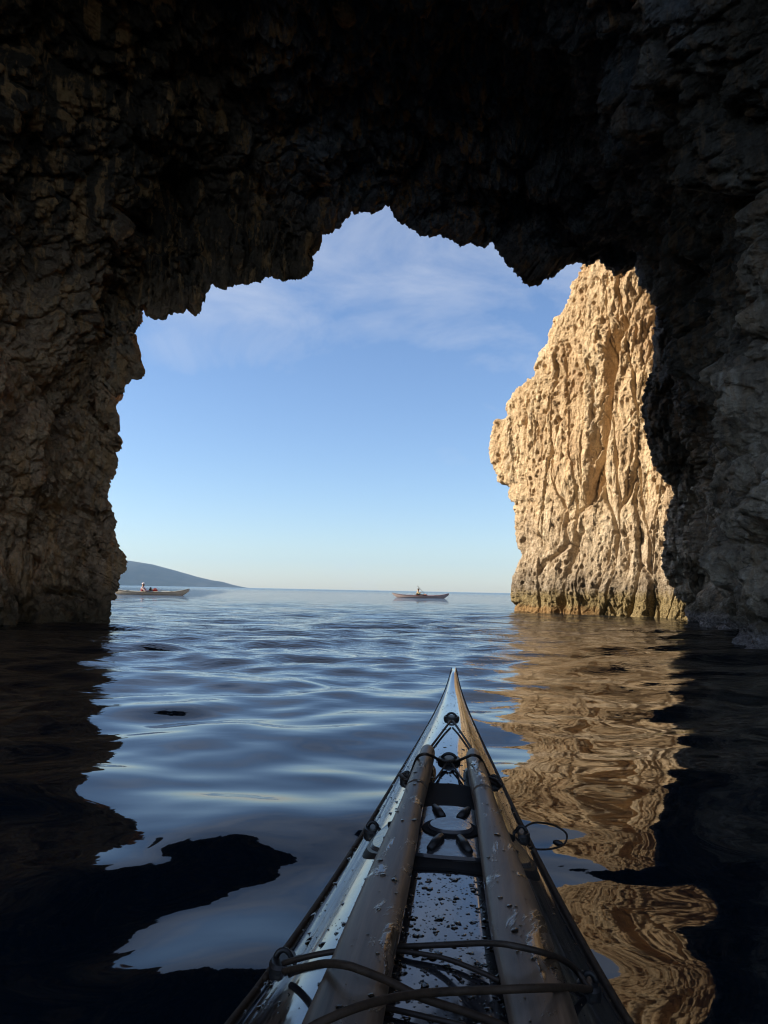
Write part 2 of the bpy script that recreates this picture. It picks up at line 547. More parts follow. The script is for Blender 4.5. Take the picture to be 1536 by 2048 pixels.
def wave_height(X, Y, r):
    z = np.zeros_like(X)
    for lam, ang, mul, ph in WAVES:
        slope = 0.0165 * (lam / 0.7) ** 0.05
        if lam < 0.45:
            slope *= 0.75
        kx, ky = math.sin(ang) * 2 * math.pi / lam, math.cos(ang) * 2 * math.pi / lam
        # short waves are calmer deep in the cave, and fade where the sheet is too coarse to carry them
        amp = slope * lam / 6.283 * 1.35 * mul
        calm = (0.62 + 0.38 * smooth(Y, 2.0, 9.0)) if lam > 0.6 else (0.40 + 1.25 * smooth(Y, 2.2, 8.0))
        fade = 1 - smooth(r * 0.012 / lam, 0.10, 0.32)
        th = kx * X + ky * Y + ph
        z += amp * calm * fade * (np.sin(th) + 0.18 * np.sin(2 * th + 1.0))
    return z


rs = [0.0, 0.15, 0.3]
while rs[-1] < 4900:
    r0 = rs[-1]
    rs.append(r0 + max(0.018, min(0.0075 * r0, 0.35) if r0 < 70 else 0.02 * r0))
rs = np.array(rs)
fine = np.linspace(-44, 44, 420)
side = np.concatenate([np.linspace(-180, -46, 68), fine, np.linspace(46, 178, 67)])
A, RR = np.meshgrid(np.radians(side), rs)
X = np.sin(A) * RR; Y = np.cos(A) * RR
Z = wave_height(X, Y, RR)
sea = grid_obj("sea", np.stack([X, Y, Z], -1), MAT['sea'], closed_u=True, flip=False)
tag(sea, kind='structure', label='rippled dark blue sea running from the cave out to the horizon')

# ------------------------------------------------------------------ the sea cave: rim of the mouth traced, then swept in and out
rim_px = [  # photo x, y and distance ahead in metres
    (212, 1330, 12.5), (219, 1265, 12.6), (222, 1245, 12.7), (221, 1215, 12.7), (232, 1190, 12.7), (241, 1170, 12.7), (243, 1152, 12.7), (250, 1145, 12.7),
    (257, 1128, 12.7), (254, 1117, 12.7), (246, 1105, 12.7), (238, 1088, 12.7), (230, 1075, 12.7), (233, 1055, 12.7), (231, 1040, 12.7), (225, 1022, 12.7),
    (220, 1003, 12.7), (217, 982, 12.7), (217, 970, 12.7), (224, 957, 12.7), (233, 947, 12.7), (236, 920, 12.7), (231, 903, 12.7), (242, 900, 12.7),
    (248, 888, 12.7), (241, 872, 12.7), (241, 852, 12.7), (234, 832, 12.7), (230, 815, 12.7), (234, 806, 12.7), (230, 802, 12.7), (240, 791, 12.7),
    (247, 782, 12.7), (251, 770, 12.7), (259, 768, 12.7), (266, 760, 12.7), (280, 759, 12.8), (291, 754, 12.8), (289, 744, 12.8), (281, 732, 12.8),
    (278, 712, 12.8), (268, 697, 12.8), (266, 680, 12.8), (272, 665, 12.8), (273, 652, 12.8), (277, 642, 12.8), (281, 630, 12.8), (275, 621, 12.8),
    (281, 610, 12.9), (284, 608, 12.9), (290, 614, 12.9), (296, 619, 12.9), (292, 624, 12.9), (293, 634, 12.9), (303, 636, 12.9), (318, 641, 12.9), (330, 641, 12.9),
    (333, 632, 12.9), (347, 628, 12.9), (363, 626, 13.0), (376, 617, 13.0), (382, 625, 13.0), (390, 630, 13.0), (400, 628, 13.0), (402, 619, 13.0),
    (396, 612, 13.0), (402, 603, 13.0), (408, 606, 13.0), (411, 594, 13.1), (413, 582, 13.1), (428, 568, 13.2), (433, 576, 13.2), (448, 577, 13.2),
    (470, 571, 13.2), (497, 568, 13.3), (522, 563, 13.3), (540, 552, 13.3), (550, 558, 13.3), (570, 564, 13.4), (592, 560, 13.4), (612, 555, 13.5),
    (623, 546, 13.5), (625, 525, 13.5), (627, 511, 13.5), (636, 503, 13.6), (637, 477, 13.6), (645, 471, 13.8), (660, 466, 13.9), (676, 456, 14.0),
    (688, 447, 14.1), (689, 435, 14.2), (697, 429, 14.3), (700, 422, 14.4), (710, 427, 14.4), (717, 430, 14.4), (722, 424, 14.4), (735, 427, 14.5),
    (746, 428, 14.5), (757, 422, 14.6), (768, 415, 14.6), (778, 412, 14.6), (783, 424, 14.6), (787, 436, 14.6), (795, 445, 14.7), (812, 451, 14.8),
    (828, 462, 14.9), (836, 465, 15.0), (840, 474, 15.0), (858, 473, 15.1), (880, 471, 15.2), (900, 481, 15.3), (916, 488, 15.3), (922, 497, 15.3),
    (930, 487, 15.3), (943, 486, 15.4), (957, 493, 15.4), (968, 496, 15.4), (978, 488, 15.4), (990, 497, 15.5), (1003, 513, 15.5), (1012, 527, 15.5),
    (1020, 537, 15.5), (1028, 537, 15.6), (1034, 552, 15.6), (1042, 556, 15.7), (1050, 569, 15.7), (1065, 573, 15.8), (1078, 570, 15.8), (1083, 558, 15.9),
    (1095, 560, 16.0), (1105, 556, 16.1), (1113, 545, 16.2), (1123, 531, 16.4), (1138, 530, 16.6), (1155, 524, 16.8), (1167, 528, 17.0), (1176, 532, 17.0), (1186, 527, 17.1),
    (1193, 515, 17.2), (1203, 526, 17.3), (1215, 539, 17.4), (1224, 540, 17.5), (1226, 551, 17.6), (1238, 548, 17.7), (1250, 548, 17.8), (1258, 536, 17.9),
    (1266, 523, 18.0), (1271, 536, 18.1), (1275, 556, 18.2), (1287, 574, 18.3), (1300, 590, 18.4), (1309, 606, 18.5), (1312, 628, 18.6), (1309, 660, 18.7), (1307, 700, 18.8),
    (1304, 740, 18.9), (1292, 765, 19.0), (1285, 790, 19.1), (1284, 822, 19.2), (1289, 855, 19.3), (1296, 890, 19.4), (1303, 922, 19.4), (1318, 945, 19.5),
    (1333, 968, 19.5), (1347, 976, 19.5), (1346, 990, 19.5), (1334, 1020, 19.6), (1328, 1050, 19.6), (1328, 1085, 19.6), (1321, 1115, 19.6), (1325, 1140, 19.7), (1340, 1170, 19.8),
    (1352, 1195, 19.9), (1368, 1205, 20.0), (1371, 1225, 20.0), (1372, 1243, 20.0), (1385, 1300, 20.0)]
rim = np.array(rim_px, float)
seg = np.r_[0, np.cumsum(np.hypot(*np.diff(rim[:, :2], axis=0).T))]
NS = 1700
sl = np.linspace(0, seg[-1], NS)
rx = np.interp(sl, seg, rim[:, 0]); ry = np.interp(sl, seg, rim[:, 1]); rd = np.interp(sl, seg, rim[:, 2])
rd = blur(rd[:, None], 40)[:, 0]
q1 = np.stack([sl * 0.06, sl * 0, sl * 0], 1)
rx = rx + fbm(q1, 5, 3, 0.8) * 4.6; ry = ry + fbm(q1 + 50, 5, 5, 0.8) * 4.6
RIM = np.stack([PY(a, b, d) for a, b, d in zip(rx, ry, rd)])
RS = blur(RIM, 14)
DET = RIM - RS
# outward direction (into the rock) at every point of the rim, from its blurred run
_t = np.gradient(blur(RIM, 30), axis=0)
OUTW = np.stack([-_t[:, 2], _t[:, 0] * 0, _t[:, 0]], 1)
OUTW /= np.linalg.norm(OUTW, axis=1, keepdims=True)
if OUTW[np.argmax(RIM[:, 2]), 2] < 0:
    OUTW = -OUTW


def s_at(px, py):
    return sl[np.argmin((rx - px) ** 2 + (ry - py) ** 2)]


sA, sB, sT = s_at(284, 608), s_at(1290, 580), s_at(778, 413)
theta = np.interp(sl, [0, s_at(219, 1265), sA, sT, sB, s_at(1372, 1243), sl[-1]], np.pi * np.array([1.06, 1.0, 0.72, 0.5, 0.24, 0.0, -0.06]))


def section(xl, yl, xr, yr, ht, ytop, n=2.6):
    """one cross-section of the cave, as a rounded arch from the left to the right waterline"""
    ct, st = np.cos(theta), np.sin(theta)
    hx = np.sign(ct) * np.abs(ct) ** (2 / n)
    hz = np.sign(st) * np.abs(st) ** (2 / n)
    x = (xl + xr) / 2 + (xr - xl) / 2 * hx
    y = yl + (yr - yl) * (hx + 1) / 2
    mid = np.clip(hz, 0, 1) ** 2
    y = y * (1 - mid) + (ytop + (yr - yl) * 0.6 * hx * 0.5) * mid
    return np.stack([x, y, ht * hz], 1)


inner = [RS,
         section(-5.15, 11.9, 7.0, 17.0, 8.4, 13.4),
         section(-6.1, 10.2, 6.05, 13.2, 9.3, 11.4),
         section(-6.9, 7.6, 4.9, 8.8, 9.9, 8.4),
         section(-7.0, 5.2, 4.5, 5.6, 9.9, 6.4),
         section(-8.0, 3.6, 5.2, 2.6, 10.2, 4.2),
         section(-11.0, 1.9, 7.5, -1.0, 10.8, 3.4),
         section(-13.0, 1.2, 12.0, -6.0, 12.0, 2.8),
         section(-14.0, 0.8, 24.0, -14.0, 15.0, 2.2)]  # unseen right side run on as a sunlit face, added to bounce warm light


def sweep(sts, vs):
    p = np.stack([2 * sts[0] - sts[1]] + sts + [2 * sts[-1] - sts[-2]])
    out_ = []
    for v in vs:
        i = min(int(v), len(sts) - 2); f = v - i
        a, b, c, d = p[i], p[i + 1], p[i + 2], p[i + 3]
        if i == 0:
            a = 2 * b - c
        out_.append(0.5 * (2 * b + (c - a) * f + (2 * a - 5 * b + 4 * c - d) * f ** 2 + (3 * b - a - 3 * c + d) * f ** 3))
    return np.stack(out_)


v_in = np.concatenate([np.linspace(0, 1, 110)[:-1], np.linspace(1, 3.4, 250)[:-1], np.linspace(3.4, 8, 80)])
GI = sweep(inner, v_in)
# outward: hidden behind the rim from inside, then the sea cliff
cen = np.array([1.2, 0, 3.0])
rad = RS - cen; rad[:, 1] = 0
rad[:, 2] = np.where(RS[:, 2] < 1.5, np.minimum(rad[:, 2], 0.0) * 0.15, rad[:, 2])
rad /= np.linalg.norm(rad, axis=1, keepdims=True)
isl = smooth(-RS[:, 0], 1.0, 4.0)[:, None]            # left side
isr = smooth(RS[:, 0], 4.5, 7.0)[:, None]             # right side
ist = np.clip(1 - isl - isr, 0, 1)
ey = np.array([0, 1.0, 0])
up = np.array([0, 0, 1.0]) * smooth(RS[:, 2], 0.5, 7.0)[:, None]
Lx = np.array([-1.0, 0, 0])
O1 = RS + isl * (Lx * 0.85 + ey * 1.9) + ist * (rad * 0.9 + ey * 0.7) + isr * (np.array([0.9, 0.3, 0])) + up * 0.7
O2 = RS + isl * (Lx * 2.6 + ey * 5.8) + ist * (rad * 2.6 + ey * 1.0) + isr * (np.array([2.4, 0.6, 0])) + up * 2.0
O3 = RS + isl * (Lx * 4.2 + ey * 7.5) + ist * (rad * 5 + ey * 0.9) + isr * (np.array([6.0, 1.5, 0])) + up * 5.0
O4 = RS + isl * (Lx * 9.5 + ey * 7.0) + ist * (rad * 9 + ey * 0.2) + isr * (np.array([14.0, 2.0, 0])) + up * 12.0
O5 = RS + isl * (Lx * 45 + ey * 1.0) + ist * (rad * 14 - ey * 4) + isr * (np.array([45.0, 4.0, 0])) + up * 17.0
O6 = RS + isl * (Lx * 45 - ey * 19) + ist * (rad * 14 - ey * 11) + isr * (np.array([45.0, -18.0, 0])) + up * 18.0  # left rear edge run back, unseen, to keep sun off the kayak
outer = [RS, O1, O2, O3, O4, O5, O6]
v_out = np.concatenate([np.linspace(6, 4, 26)[:-1], np.linspace(4, 0, 84)[:-1]])
GO = sweep(outer, v_out)
G = np.concatenate([GO, GI])
vv = np.concatenate([-v_out, v_in])
dist0 = np.linalg.norm(G - RS[None], axis=2)
G = G + DET[None] * np.exp(-(dist0 / 0.7) ** 2)[..., None]
OFF = 0.8 * (1 - np.exp(-(dist0 / 0.5) ** 2)) * np.exp(-(dist0 / 4.0) ** 2)
G = G + OUTW[None] * (0.8 * (1 - np.exp(-(dist0 / 0.5) ** 2)) * np.exp(-(dist0 / 4.0) ** 2))[..., None]
nrm = normals(G)
# normals point into the cave / out of the rock
cc = np.array([0.0, 5.0, 3.0])
k0 = len(v_out) + 200
sgn = np.sign(((cc - G[k0, NS // 2]) * nrm[k0, NS // 2]).sum())
nrm *= sgn
P = G.reshape(-1, 3)
Pz = P * np.array([1, 1, 0.62])
big = fbm(P * 0.33 + 7.1, 3, 21) * 0.95
warp = np.stack([vnoise(P * 0.9, 31), vnoise(P * 0.9 + 9, 32), vnoise(P * 0.9 + 17, 33)], 1) * 0.35
f1, f2 = worley((Pz + warp) * 0.95, 41)
blocks = (0.5 - f1) * 0.75 + smooth(f2 - f1, 0.0, 0.16) * 0.14
f1, f2 = worley((Pz + warp * 0.6) * 2.7, 42)
knobs = (0.45 - f1) * 0.36 - smooth(-(f2 - f1), -0.10, 0.0) * 0.09
f1, f2 = worley((P + warp * 0.5) * np.array([4.2, 4.2, 2.3]), 44)
pits = -smooth(-f1, -0.42, -0.12) * 0.24 * smooth(vnoise(P * 0.8 + 5, 45), -0.25, 0.25)
f1, f2 = worley((P + warp * 0.3) * np.array([8.5, 8.5, 5.0]), 43)
pits += (0.45 - f1) * 0.13 - smooth(-(f2 - f1), -0.09, 0.0) * 0.05
rid = (ridged(Pz * 1.3 + warp, 4, 51) - 0.9) * 0.16
det = fbm(P * 8.0, 4, 61, 0.65) * 0.045
disp = (big + blocks + knobs + rid) + pits + det
d0 = dist0.reshape(-1)
Vg = np.repeat(vv, NS)
inside = (Vg >= 0)
fine_amt = 0.25 + 0.75 * smooth(d0, 0.0, 0.5)
disp = (big * 0.9) * smooth(d0, 0.3, 2.2) + (blocks + knobs + rid) * smooth(d0, 0.0, 0.45) + (pits + det) * fine_amt
# never swell past the rim: near it only cut back into the rock
lim = 0.02 + 0.08 * d0 + 0.20 * np.maximum(d0 - 0.8, 0) + 0.55 * OFF.reshape(-1)
disp = np.where(disp > lim, lim, disp)
disp = np.where(inside, disp, disp * 0.45 * smooth(d0, 0.2, 3.0))
P2 = P + nrm.reshape(-1, 3) * disp[:, None]
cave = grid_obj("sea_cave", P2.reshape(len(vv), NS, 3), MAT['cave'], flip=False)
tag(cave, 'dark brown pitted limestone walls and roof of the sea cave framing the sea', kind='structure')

# ------------------------------------------------------------------ sunlit rock pillar
pl_px = [(1041, 1235), (1040, 1222), (1037, 1185), (1038, 1150), (1043, 1115), (1041, 1085), (1036, 1045), (1034, 1005), (1026, 998), (1017, 985), (1015, 965), (1003, 950),
         (998, 930), (993, 905), (988, 890), (991, 868), (990, 845), (994, 829), (1014, 818), (1018, 790), (1030, 780), (1044, 766), (1062, 752), (1068, 722), (1082, 702), (1090, 690),
         (1095, 662), (1108, 650), (1113, 620), (1122, 600), (1129, 580), (1132, 560), (1140, 540), (1156, 522), (1170, 490), (1185, 440)]
A0 = np.array([4.75, 26.5]); A1 = np.array([8.75, 21.3])
fd = (A1 - A0) / np.linalg.norm(A1 - A0)
fn = np.array([fd[1], -fd[0]]); fn = fn if fn[0] < 0 else -fn          # faces left and towards the cave
ez, exl = [], []
for x, y in pl_px:
    p = PY(x, y, 26.3)
    ez.append(p[2]); exl.append(p[0])
ez = np.array(ez); exl = np.array(exl)
o = np.argsort(ez)
ZR = np.concatenate([np.linspace(-1.2, 12.6, 660), np.linspace(12.7, 20, 20)])
XL = np.interp(ZR, ez[o], exl[o])
XL = XL + fbm(np.stack([ZR * 1.6, ZR * 0, ZR * 0], 1), 5, 71, 0.6) * 0.10 + 0.12
NU = 560


def face_uv(x, y):
    """photo pixel -> (distance along the face, height) on the face plane"""
    v = ray(x, y)
    k = ((A0[0]) * fn[0] + A0[1] * fn[1]) / (v[0] * fn[0] + v[1] * fn[1])
    p = v * k
    return np.array([(p[0] - A0[0]) * fd[0] + (p[1] - A0[1]) * fd[1], p[2] + CAM_Z])


rows = []
us = []
for zi, xl in zip(ZR, XL):
    s0 = (xl - A0[0]) / fd[0]                       # left edge measured along the face
    e = A0 + fd * s0
    r_ = 0.5
    # plan: back side -> rounded left nose -> face -> far right end inside the cliff
    ctl = [e + np.array([9.0, 9.0]), e + np.array([4.0, 4.6]), e + np.array([1.5, 2.0]), e + np.array([0.28, 0.75]), e + np.array([0.0, 0.12]),
           e + fd * 0.38 - fn * -0.05, e + fd * 1.1 + fn * 0.16, A0 + fd * (s0 * 0.5 + 3.2) + fn * 0.22, A0 + fd * 5.0 + fn * 0.1, A0 + fd * 6.6, A0 + fd * 9.0]
    c = catmull(ctl, 900)
    L = np.r_[0, np.cumsum(np.linalg.norm(np.diff(c, axis=0), axis=1))]
    # few points on the hidden back, many on the face
    ib = 4 * 90
    la = np.linspace(0, L[ib] - 1.0, 40)[:-1]
    lb = np.linspace(L[ib] - 1.0, L[-1] - 2.0, NU - 60)
    lc = np.linspace(L[-1] - 2.0, L[-1], 22)[1:]
    lq = np.concatenate([la, lb, lc])
    rows.append(np.stack([np.interp(lq, L, c[:, 0]), np.interp(lq, L, c[:, 1]), np.full(len(lq), zi)], 1))
GP = np.stack(rows)
nP = normals(GP)
mid = nP[200, GP.shape[1] // 2]
if mid[0] > 0:
    nP = -nP
P = GP.reshape(-1, 3)
U = (P[:, 0] - A0[0]) * fd[0] + (P[:, 1] - A0[1]) * fd[1]
Zp = P[:, 2]
lean = (Zp - 5) * 0.06
Q = np.stack([P[:, 0] * 1.0 - lean, P[:, 1], P[:, 2] * 0.16], 1)      # stretched upward: flutes
wq = np.stack([vnoise(P * 0.8 + 3, 81), vnoise(P * 0.8 + 13, 82), vnoise(P * 0.8 + 23, 83)], 1)
flut = (ridged(Q * 1.15 + wq * 0.12, 3, 84) - 0.8) * 0.13
up_ = smooth(Zp, 5.0, 9.0)                        # the top is more broken than the foot
# broad faces standing forward or back of each other, parted by long fissures
f1, f2, rid_ = worley(np.stack([P[:, 0] - lean, P[:, 1], P[:, 2] * 0.16], 1) * 1.0 + wq * 0.10, 85, True)
plates = rid_ * 0.12 * smooth(f2 - f1, 0.0, 0.10) - smooth(-(f2 - f1), -0.035, 0.0) * 0.18
f1, f2, rid_ = worley(np.stack([P[:, 0] - lean, P[:, 1], P[:, 2] * 0.22], 1) * 2.4 + wq * 0.14, 86, True)
plates += rid_ * 0.045 * smooth(f2 - f1, 0.0, 0.14) - smooth(-(f2 - f1), -0.045, 0.0) * 0.09 * smooth(vnoise(P * 0.6 + 40, 97), -0.2, 0.3)
# angular breaks in the upper part
f1, f2, rid_ = worley(P * np.array([2.2, 2.2, 1.5]) + wq * 0.4, 91, True)
lump = rid_ * 0.10 * up_ * smooth(f2 - f1, 0.0, 0.2) + (0.45 - f1) * 0.07 * (0.15 + 0.85 * up_)
f1, f2 = worley(P * np.array([5.5, 5.5, 3.4]) + 4.4, 87)
hole = -smooth(-f1, -0.34, -0.14) * 0.17 * smooth(vnoise(P * 0.7, 88), 0.0, 0.35)
rough_ = fbm(P * np.array([3.0, 3.0, 1.5]), 6, 89, 0.66) * (0.06 + 0.03 * up_)
rough_ += (ridged(P * np.array([5.0, 5.0, 2.0]) + wq * 0.3, 3, 99) - 0.9) * 0.035
f1, f2, rid_ = worley(P * np.array([5.5, 5.5, 3.2]) + wq * 0.5, 111, True)
rough_ += rid_ * 0.020 * smooth(f2 - f1, 0.0, 0.12)
f1, f2, rid_ = worley(P * np.array([12.0, 12.0, 7.0]) + wq * 0.5, 112, True)
rough_ += rid_ * 0.012
nose = smooth(-(U - np.repeat((XL - A0[0]) / fd[0], GP.shape[1])), -1.3, -0.5)
plates = plates * (1 - 0.7 * nose)
bigp = fbm(P * 0.4, 2, 90) * 0.22
dp = flut * (0.65 + 0.35 * smooth(-Zp, -6, -2)) + plates + lump + hole + rough_ + bigp
# cracks seen on the face
cracks = [([(1262, 640), (1247, 700), (1236, 760), (1228, 830), (1220, 880), (1214, 930), (1203, 985), (1190, 1025)], 1.05, 0.11),
          ([(1200, 850), (1196, 900), (1190, 940)], 0.22, 0.05),
          ([(1186, 700), (1190, 790), (1196, 850)], 0.16, 0.05),
          ([(1178, 1060), (1160, 1110), (1150, 1160), (1143, 1225)], 0.6, 0.07),
          ([(1088, 840), (1086, 880), (1072, 905)], 0.16, 0.045),
          ([(1052, 790), (1056, 840), (1062, 880)], 0.16, 0.045),
          ([(1012, 840), (1020, 890), (1027, 930), (1024, 950)], 0.2, 0.05),
          ([(1232, 1080), (1222, 1130), (1212, 1190), (1206, 1225)], 0.24, 0.055),
          ([(1258, 1040), (1262, 1090), (1262, 1160)], 0.22, 0.06),
          ([(1085, 1060), (1100, 1085), (1103, 1110)], 0.3, 0.17),
          ([(1118, 720), (1128, 745), (1132, 760)], 0.22, 0.12),
          ([(1140, 990), (1136, 1030), (1130, 1080), (1110, 1150)], 0.16, 0.045)]
for pts, dep, wid in cracks:
    uv = np.array([face_uv(*q) for q in pts])
    uv = np.stack([np.interp(np.linspace(0, len(uv) - 1, 60), np.arange(len(uv)), uv[:, j]) for j in (0, 1)], 1)
    uv[:, 0] += fbm(np.stack([uv[:, 1] * 2.0, uv[:, 1] * 0, uv[:, 1] * 0 + dep], 1), 3, 95) * 0.06
    near = (np.abs(U - uv[:, 0].mean()) < 2.5)
    sel = np.where(near)[0]
    o_ = np.argsort(uv[:, 1])
    du = U[sel] - np.interp(Zp[sel], uv[o_, 1], uv[o_, 0])
    zl0, zl1 = uv[:, 1].min(), uv[:, 1].max()
    end = smooth(Zp[sel], zl0 - 0.15, zl0 + 0.5) * smooth(-Zp[sel], -zl1 - 0.15, -zl1 + 0.7)
    if zl0 < 0.4:
        end = smooth(-Zp[sel], -zl1 - 0.15, -zl1 + 0.7)
    wl = wid * 3.2 * (1 + 0.4 * vnoise(np.stack([Zp[sel] * 1.5, Zp[sel] * 0, Zp[sel] * 0 + wid * 50], 1), 98))
    dp[sel] -= dep * end * np.where(du < 0, np.exp(-np.abs(du / wl) ** 1.4), np.exp(-(du / (wid * 0.7)) ** 2))
dp[Zp > 12.7] *= 0.5
# undercut at the waterline
dp -= 0.10 * np.exp(-((Zp - 0.25) / 0.35) ** 2)
dp += 0.20 * smooth(-Zp, -2.2, -0.6)
P2 = P + nP.reshape(-1, 3) * dp[:, None]
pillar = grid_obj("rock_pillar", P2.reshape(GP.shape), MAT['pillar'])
tag(pillar, 'tall sunlit cream limestone pillar with cracks rising from the sea beside the dark right cave wall', 'rock')

# ------------------------------------------------------------------ distant headland
hp = [(40, 1085), (120, 1098), (200, 1112), (256, 1121), (300, 1128), (345, 1140), (390, 1153), (420, 1160), (440, 1163), (460, 1169), (476, 1172.6), (483, 1174.6)]
HD = 3800.0
hx = np.array([PY(x, y, HD)[0] for x, y in hp]); hz = np.array([PY(x, y, HD)[2] for x, y in hp])
gx = np.linspace(hx[0] - 300, hx[-1] + 5, 260)
gy = np.linspace(-1, 1, 40)
GX, GY = np.meshgrid(gx, gy)
hh = np.interp(gx, hx, hz); hh = np.maximum(hh, -3)
wy = 260 + hh * 3.0
prof = np.cos(np.clip(GY, -1, 1) * math.pi / 2) ** 0.9
pn = np.stack([GX.ravel() / 90, GY.ravel() * 3.5, GX.ravel() * 0], 1)
HZ = hh[None] * prof * (1 + 0.10 * fbm(pn, 4, 101).reshape(GX.shape) * (1 - prof)) - 3 * (1 - prof)
hill_m, t, b = new_mat("hill_scrub")
g = N(t, 'ShaderNodeNewGeometry')
n_ = noise(t, g.outputs['Position'], 0.012, 6, 0.6)
r_ = ramp(t, n_.outputs['Fac'], [(0.3, (0.020, 0.030, 0.034)), (0.7, (0.050, 0.056, 0.050))])
t.links.new(r_.outputs[0], b.inputs['Base Color'])
b.inputs['Roughness'].default_value = 0.95
hill = grid_obj("hill", np.stack([GX, HD + GY * wy[None], HZ], -1), hill_m)
tag(hill, 'low blue hazy headland sloping down to the sea on the horizon', kind='structure')
# ------------------------------------------------------------------ materials of the small things
def deck_mat():
    m, t, b = new_mat("dark_gelcoat")
    g = N(t, 'ShaderNodeTexCoord')
    n = noise(t, g.outputs['Object'], 14, 5, 0.6)
    r = ramp(t, n.outputs['Fac'], [(0.3, (0.012, 0.013, 0.016)), (0.7, (0.022, 0.023, 0.027))])
    t.links.new(r.outputs[0], b.inputs['Base Color'])
    n2 = noise(t, g.outputs['Object'], 60, 3, 0.6)
    t.links.new(mrange(t, n2.outputs['Fac'], 0.35, 0.75, 0.05, 0.16), b.inputs['Roughness'])
    b.inputs['IOR'].default_value = 1.55
    b.inputs['Coat Weight'].default_value = 0.6
    b.inputs['Coat Roughness'].default_value = 0.03
    n3 = noise(t, g.outputs['Object'], 3.0, 2, 0.5)
    t.links.new(bump(t, n3.outputs['Fac'], 0.006, 0.5), b.inputs['Normal'])
    return m


def wood_mat():
    m, t, b = new_mat("wet_cedar")
    g = N(t, 'ShaderNodeTexCoord')
    mp = N(t, 'ShaderNodeMapping'); mp.inputs['Scale'].default_value = (26, 1.0, 26)
    t.links.new(g.outputs['Object'], mp.inputs[0])
    n = noise(t, mp.outputs[0], 2.6, 6, 0.65, 0.5)
    r = ramp(t, n.outputs['Fac'], [(0.28, (0.030, 0.020, 0.013)), (0.48, (0.085, 0.058, 0.040)), (0.72, (0.16, 0.112, 0.078))])
    mp2 = N(t, 'ShaderNodeMapping'); mp2.inputs['Scale'].default_value = (2.2, 0.8, 2.2)
    t.links.new(g.outputs['Object'], mp2.inputs[0])
    n2 = noise(t, mp2.outputs[0], 11.0, 6, 0.66, 0.6)
    wet = mrange(t, n2.outputs['Fac'], 0.53, 0.62)
    t.links.new(mixc(t, wet, r.outputs[0], (0.05, 0.032, 0.02)), b.inputs['Base Color'])
    t.links.new(mrange(t, wet, 0, 1, 0.46, 0.15), b.inputs['Roughness'])
    t.links.new(mrange(t, wet, 0, 1, 0.04, 0.35), b.inputs['Coat Weight'])
    b.inputs['Coat Roughness'].default_value = 0.04
    h = math_(t, 'ADD', math_(t, 'MULTIPLY', n.outputs['Fac'], 0.25), mrange(t, wet, 0, 1, 0.04, 0.35))
    t.links.new(bump(t, h, 0.0022, 1.0), b.inputs['Normal'])
    return m


def drop_mat():
    m, t, b = new_mat("water_drop")
    b.inputs['Base Color'].default_value = (0.95, 0.97, 1.0, 1)
    b.inputs['Roughness'].default_value = 0.0
    b.inputs['IOR'].default_value = 1.333
    b.inputs['Transmission Weight'].default_value = 1.0
    return m


MAT.update(deck=deck_mat(), wood=wood_mat(), drop=drop_mat(),
           cord=plain("wet_cord", (0.020, 0.013, 0.009), 0.55, 0.4, 0.4, 90, 0.001),
           line=plain("deck_line", (0.030, 0.018, 0.010), 0.7, 0.3, 0.4, 120, 0.001),
           rubber=plain("black_rubber", (0.010, 0.010, 0.011), 0.45, 0.4, 0.2, 40),
           matte=plain("matte_black", (0.006, 0.006, 0.007), 0.8, 0.15, 0.2, 40),
           lid=plain("grey_hatch_lid", (0.035, 0.036, 0.040), 0.16, 0.5, 0.3, 30, 0.0015))

# ------------------------------------------------------------------ the photographer's kayak
def sheer_z(a):
    a = np.asarray(a, float)
    return 0.232 + 0.104 * np.exp(-(a / 0.62) ** 1.15) + 0.10 * smooth(a, 3.6, 5.35) ** 1.5


def crown(a):
    return 0.055 * smooth(np.asarray(a, float), 0.0, 1.5) + 0.024 * smooth(np.asarray(a, float), -0.03, 0.22)


TIP = PZ(908, 1334, 0.338)
left_px = [(899, 1356), (886, 1393), (870, 1428), (854, 1459), (821, 1516), (788, 1573), (739, 1650), (668, 1765), (597, 1863), (542, 1951), (482, 2038)]
right_px = [(913, 1350), (922, 1371), (944, 1426), (968, 1491), (993, 1546), (1029, 1628), (1056, 1683), (1094, 1737), (1132, 1819), (1171, 1890), (1209, 1962), (1242, 2038)]


def unproj_sheer(x, y):
    z = 0.28
    for _ in range(6):
        p = PZ(x, y, z)
        z = float(sheer_z(np.hypot(*(p[:2] - TIP[:2]))))
    return p


Lp = np.array([unproj_sheer(*q) for q in left_px]); Rp = np.array([unproj_sheer(*q) for q in right_px])
# heading from the centre line of the last few pairs
yy = np.linspace(max(Lp[-1, 1], Rp[-1, 1]), 1.3, 12)
lx_ = np.interp(yy, Lp[::-1, 1], Lp[::-1, 0]); rx_ = np.interp(yy, Rp[::-1, 1], Rp[::-1, 0])
cxm = (lx_ + rx_) / 2
HEAD = math.atan2(float(np.mean((TIP[0] - cxm) / (TIP[1] - yy))), 1.0)
hdir = np.array([math.sin(HEAD), math.cos(HEAD)]); rdir = np.array([math.cos(HEAD), -math.sin(HEAD)])


def to_ab(p):
    d = np.asarray(p)[..., :2] - TIP[:2]
    return -(d @ hdir), d @ rdir


la, lb = to_ab(Lp); ra, rb = to_ab(Rp)
ag = np.linspace(0.05, min(la.max(), ra.max()), 60)
hw = (np.interp(ag, ra, rb) - np.interp(ag, la, lb)) / 2
co = np.polyfit(ag, hw, 4)


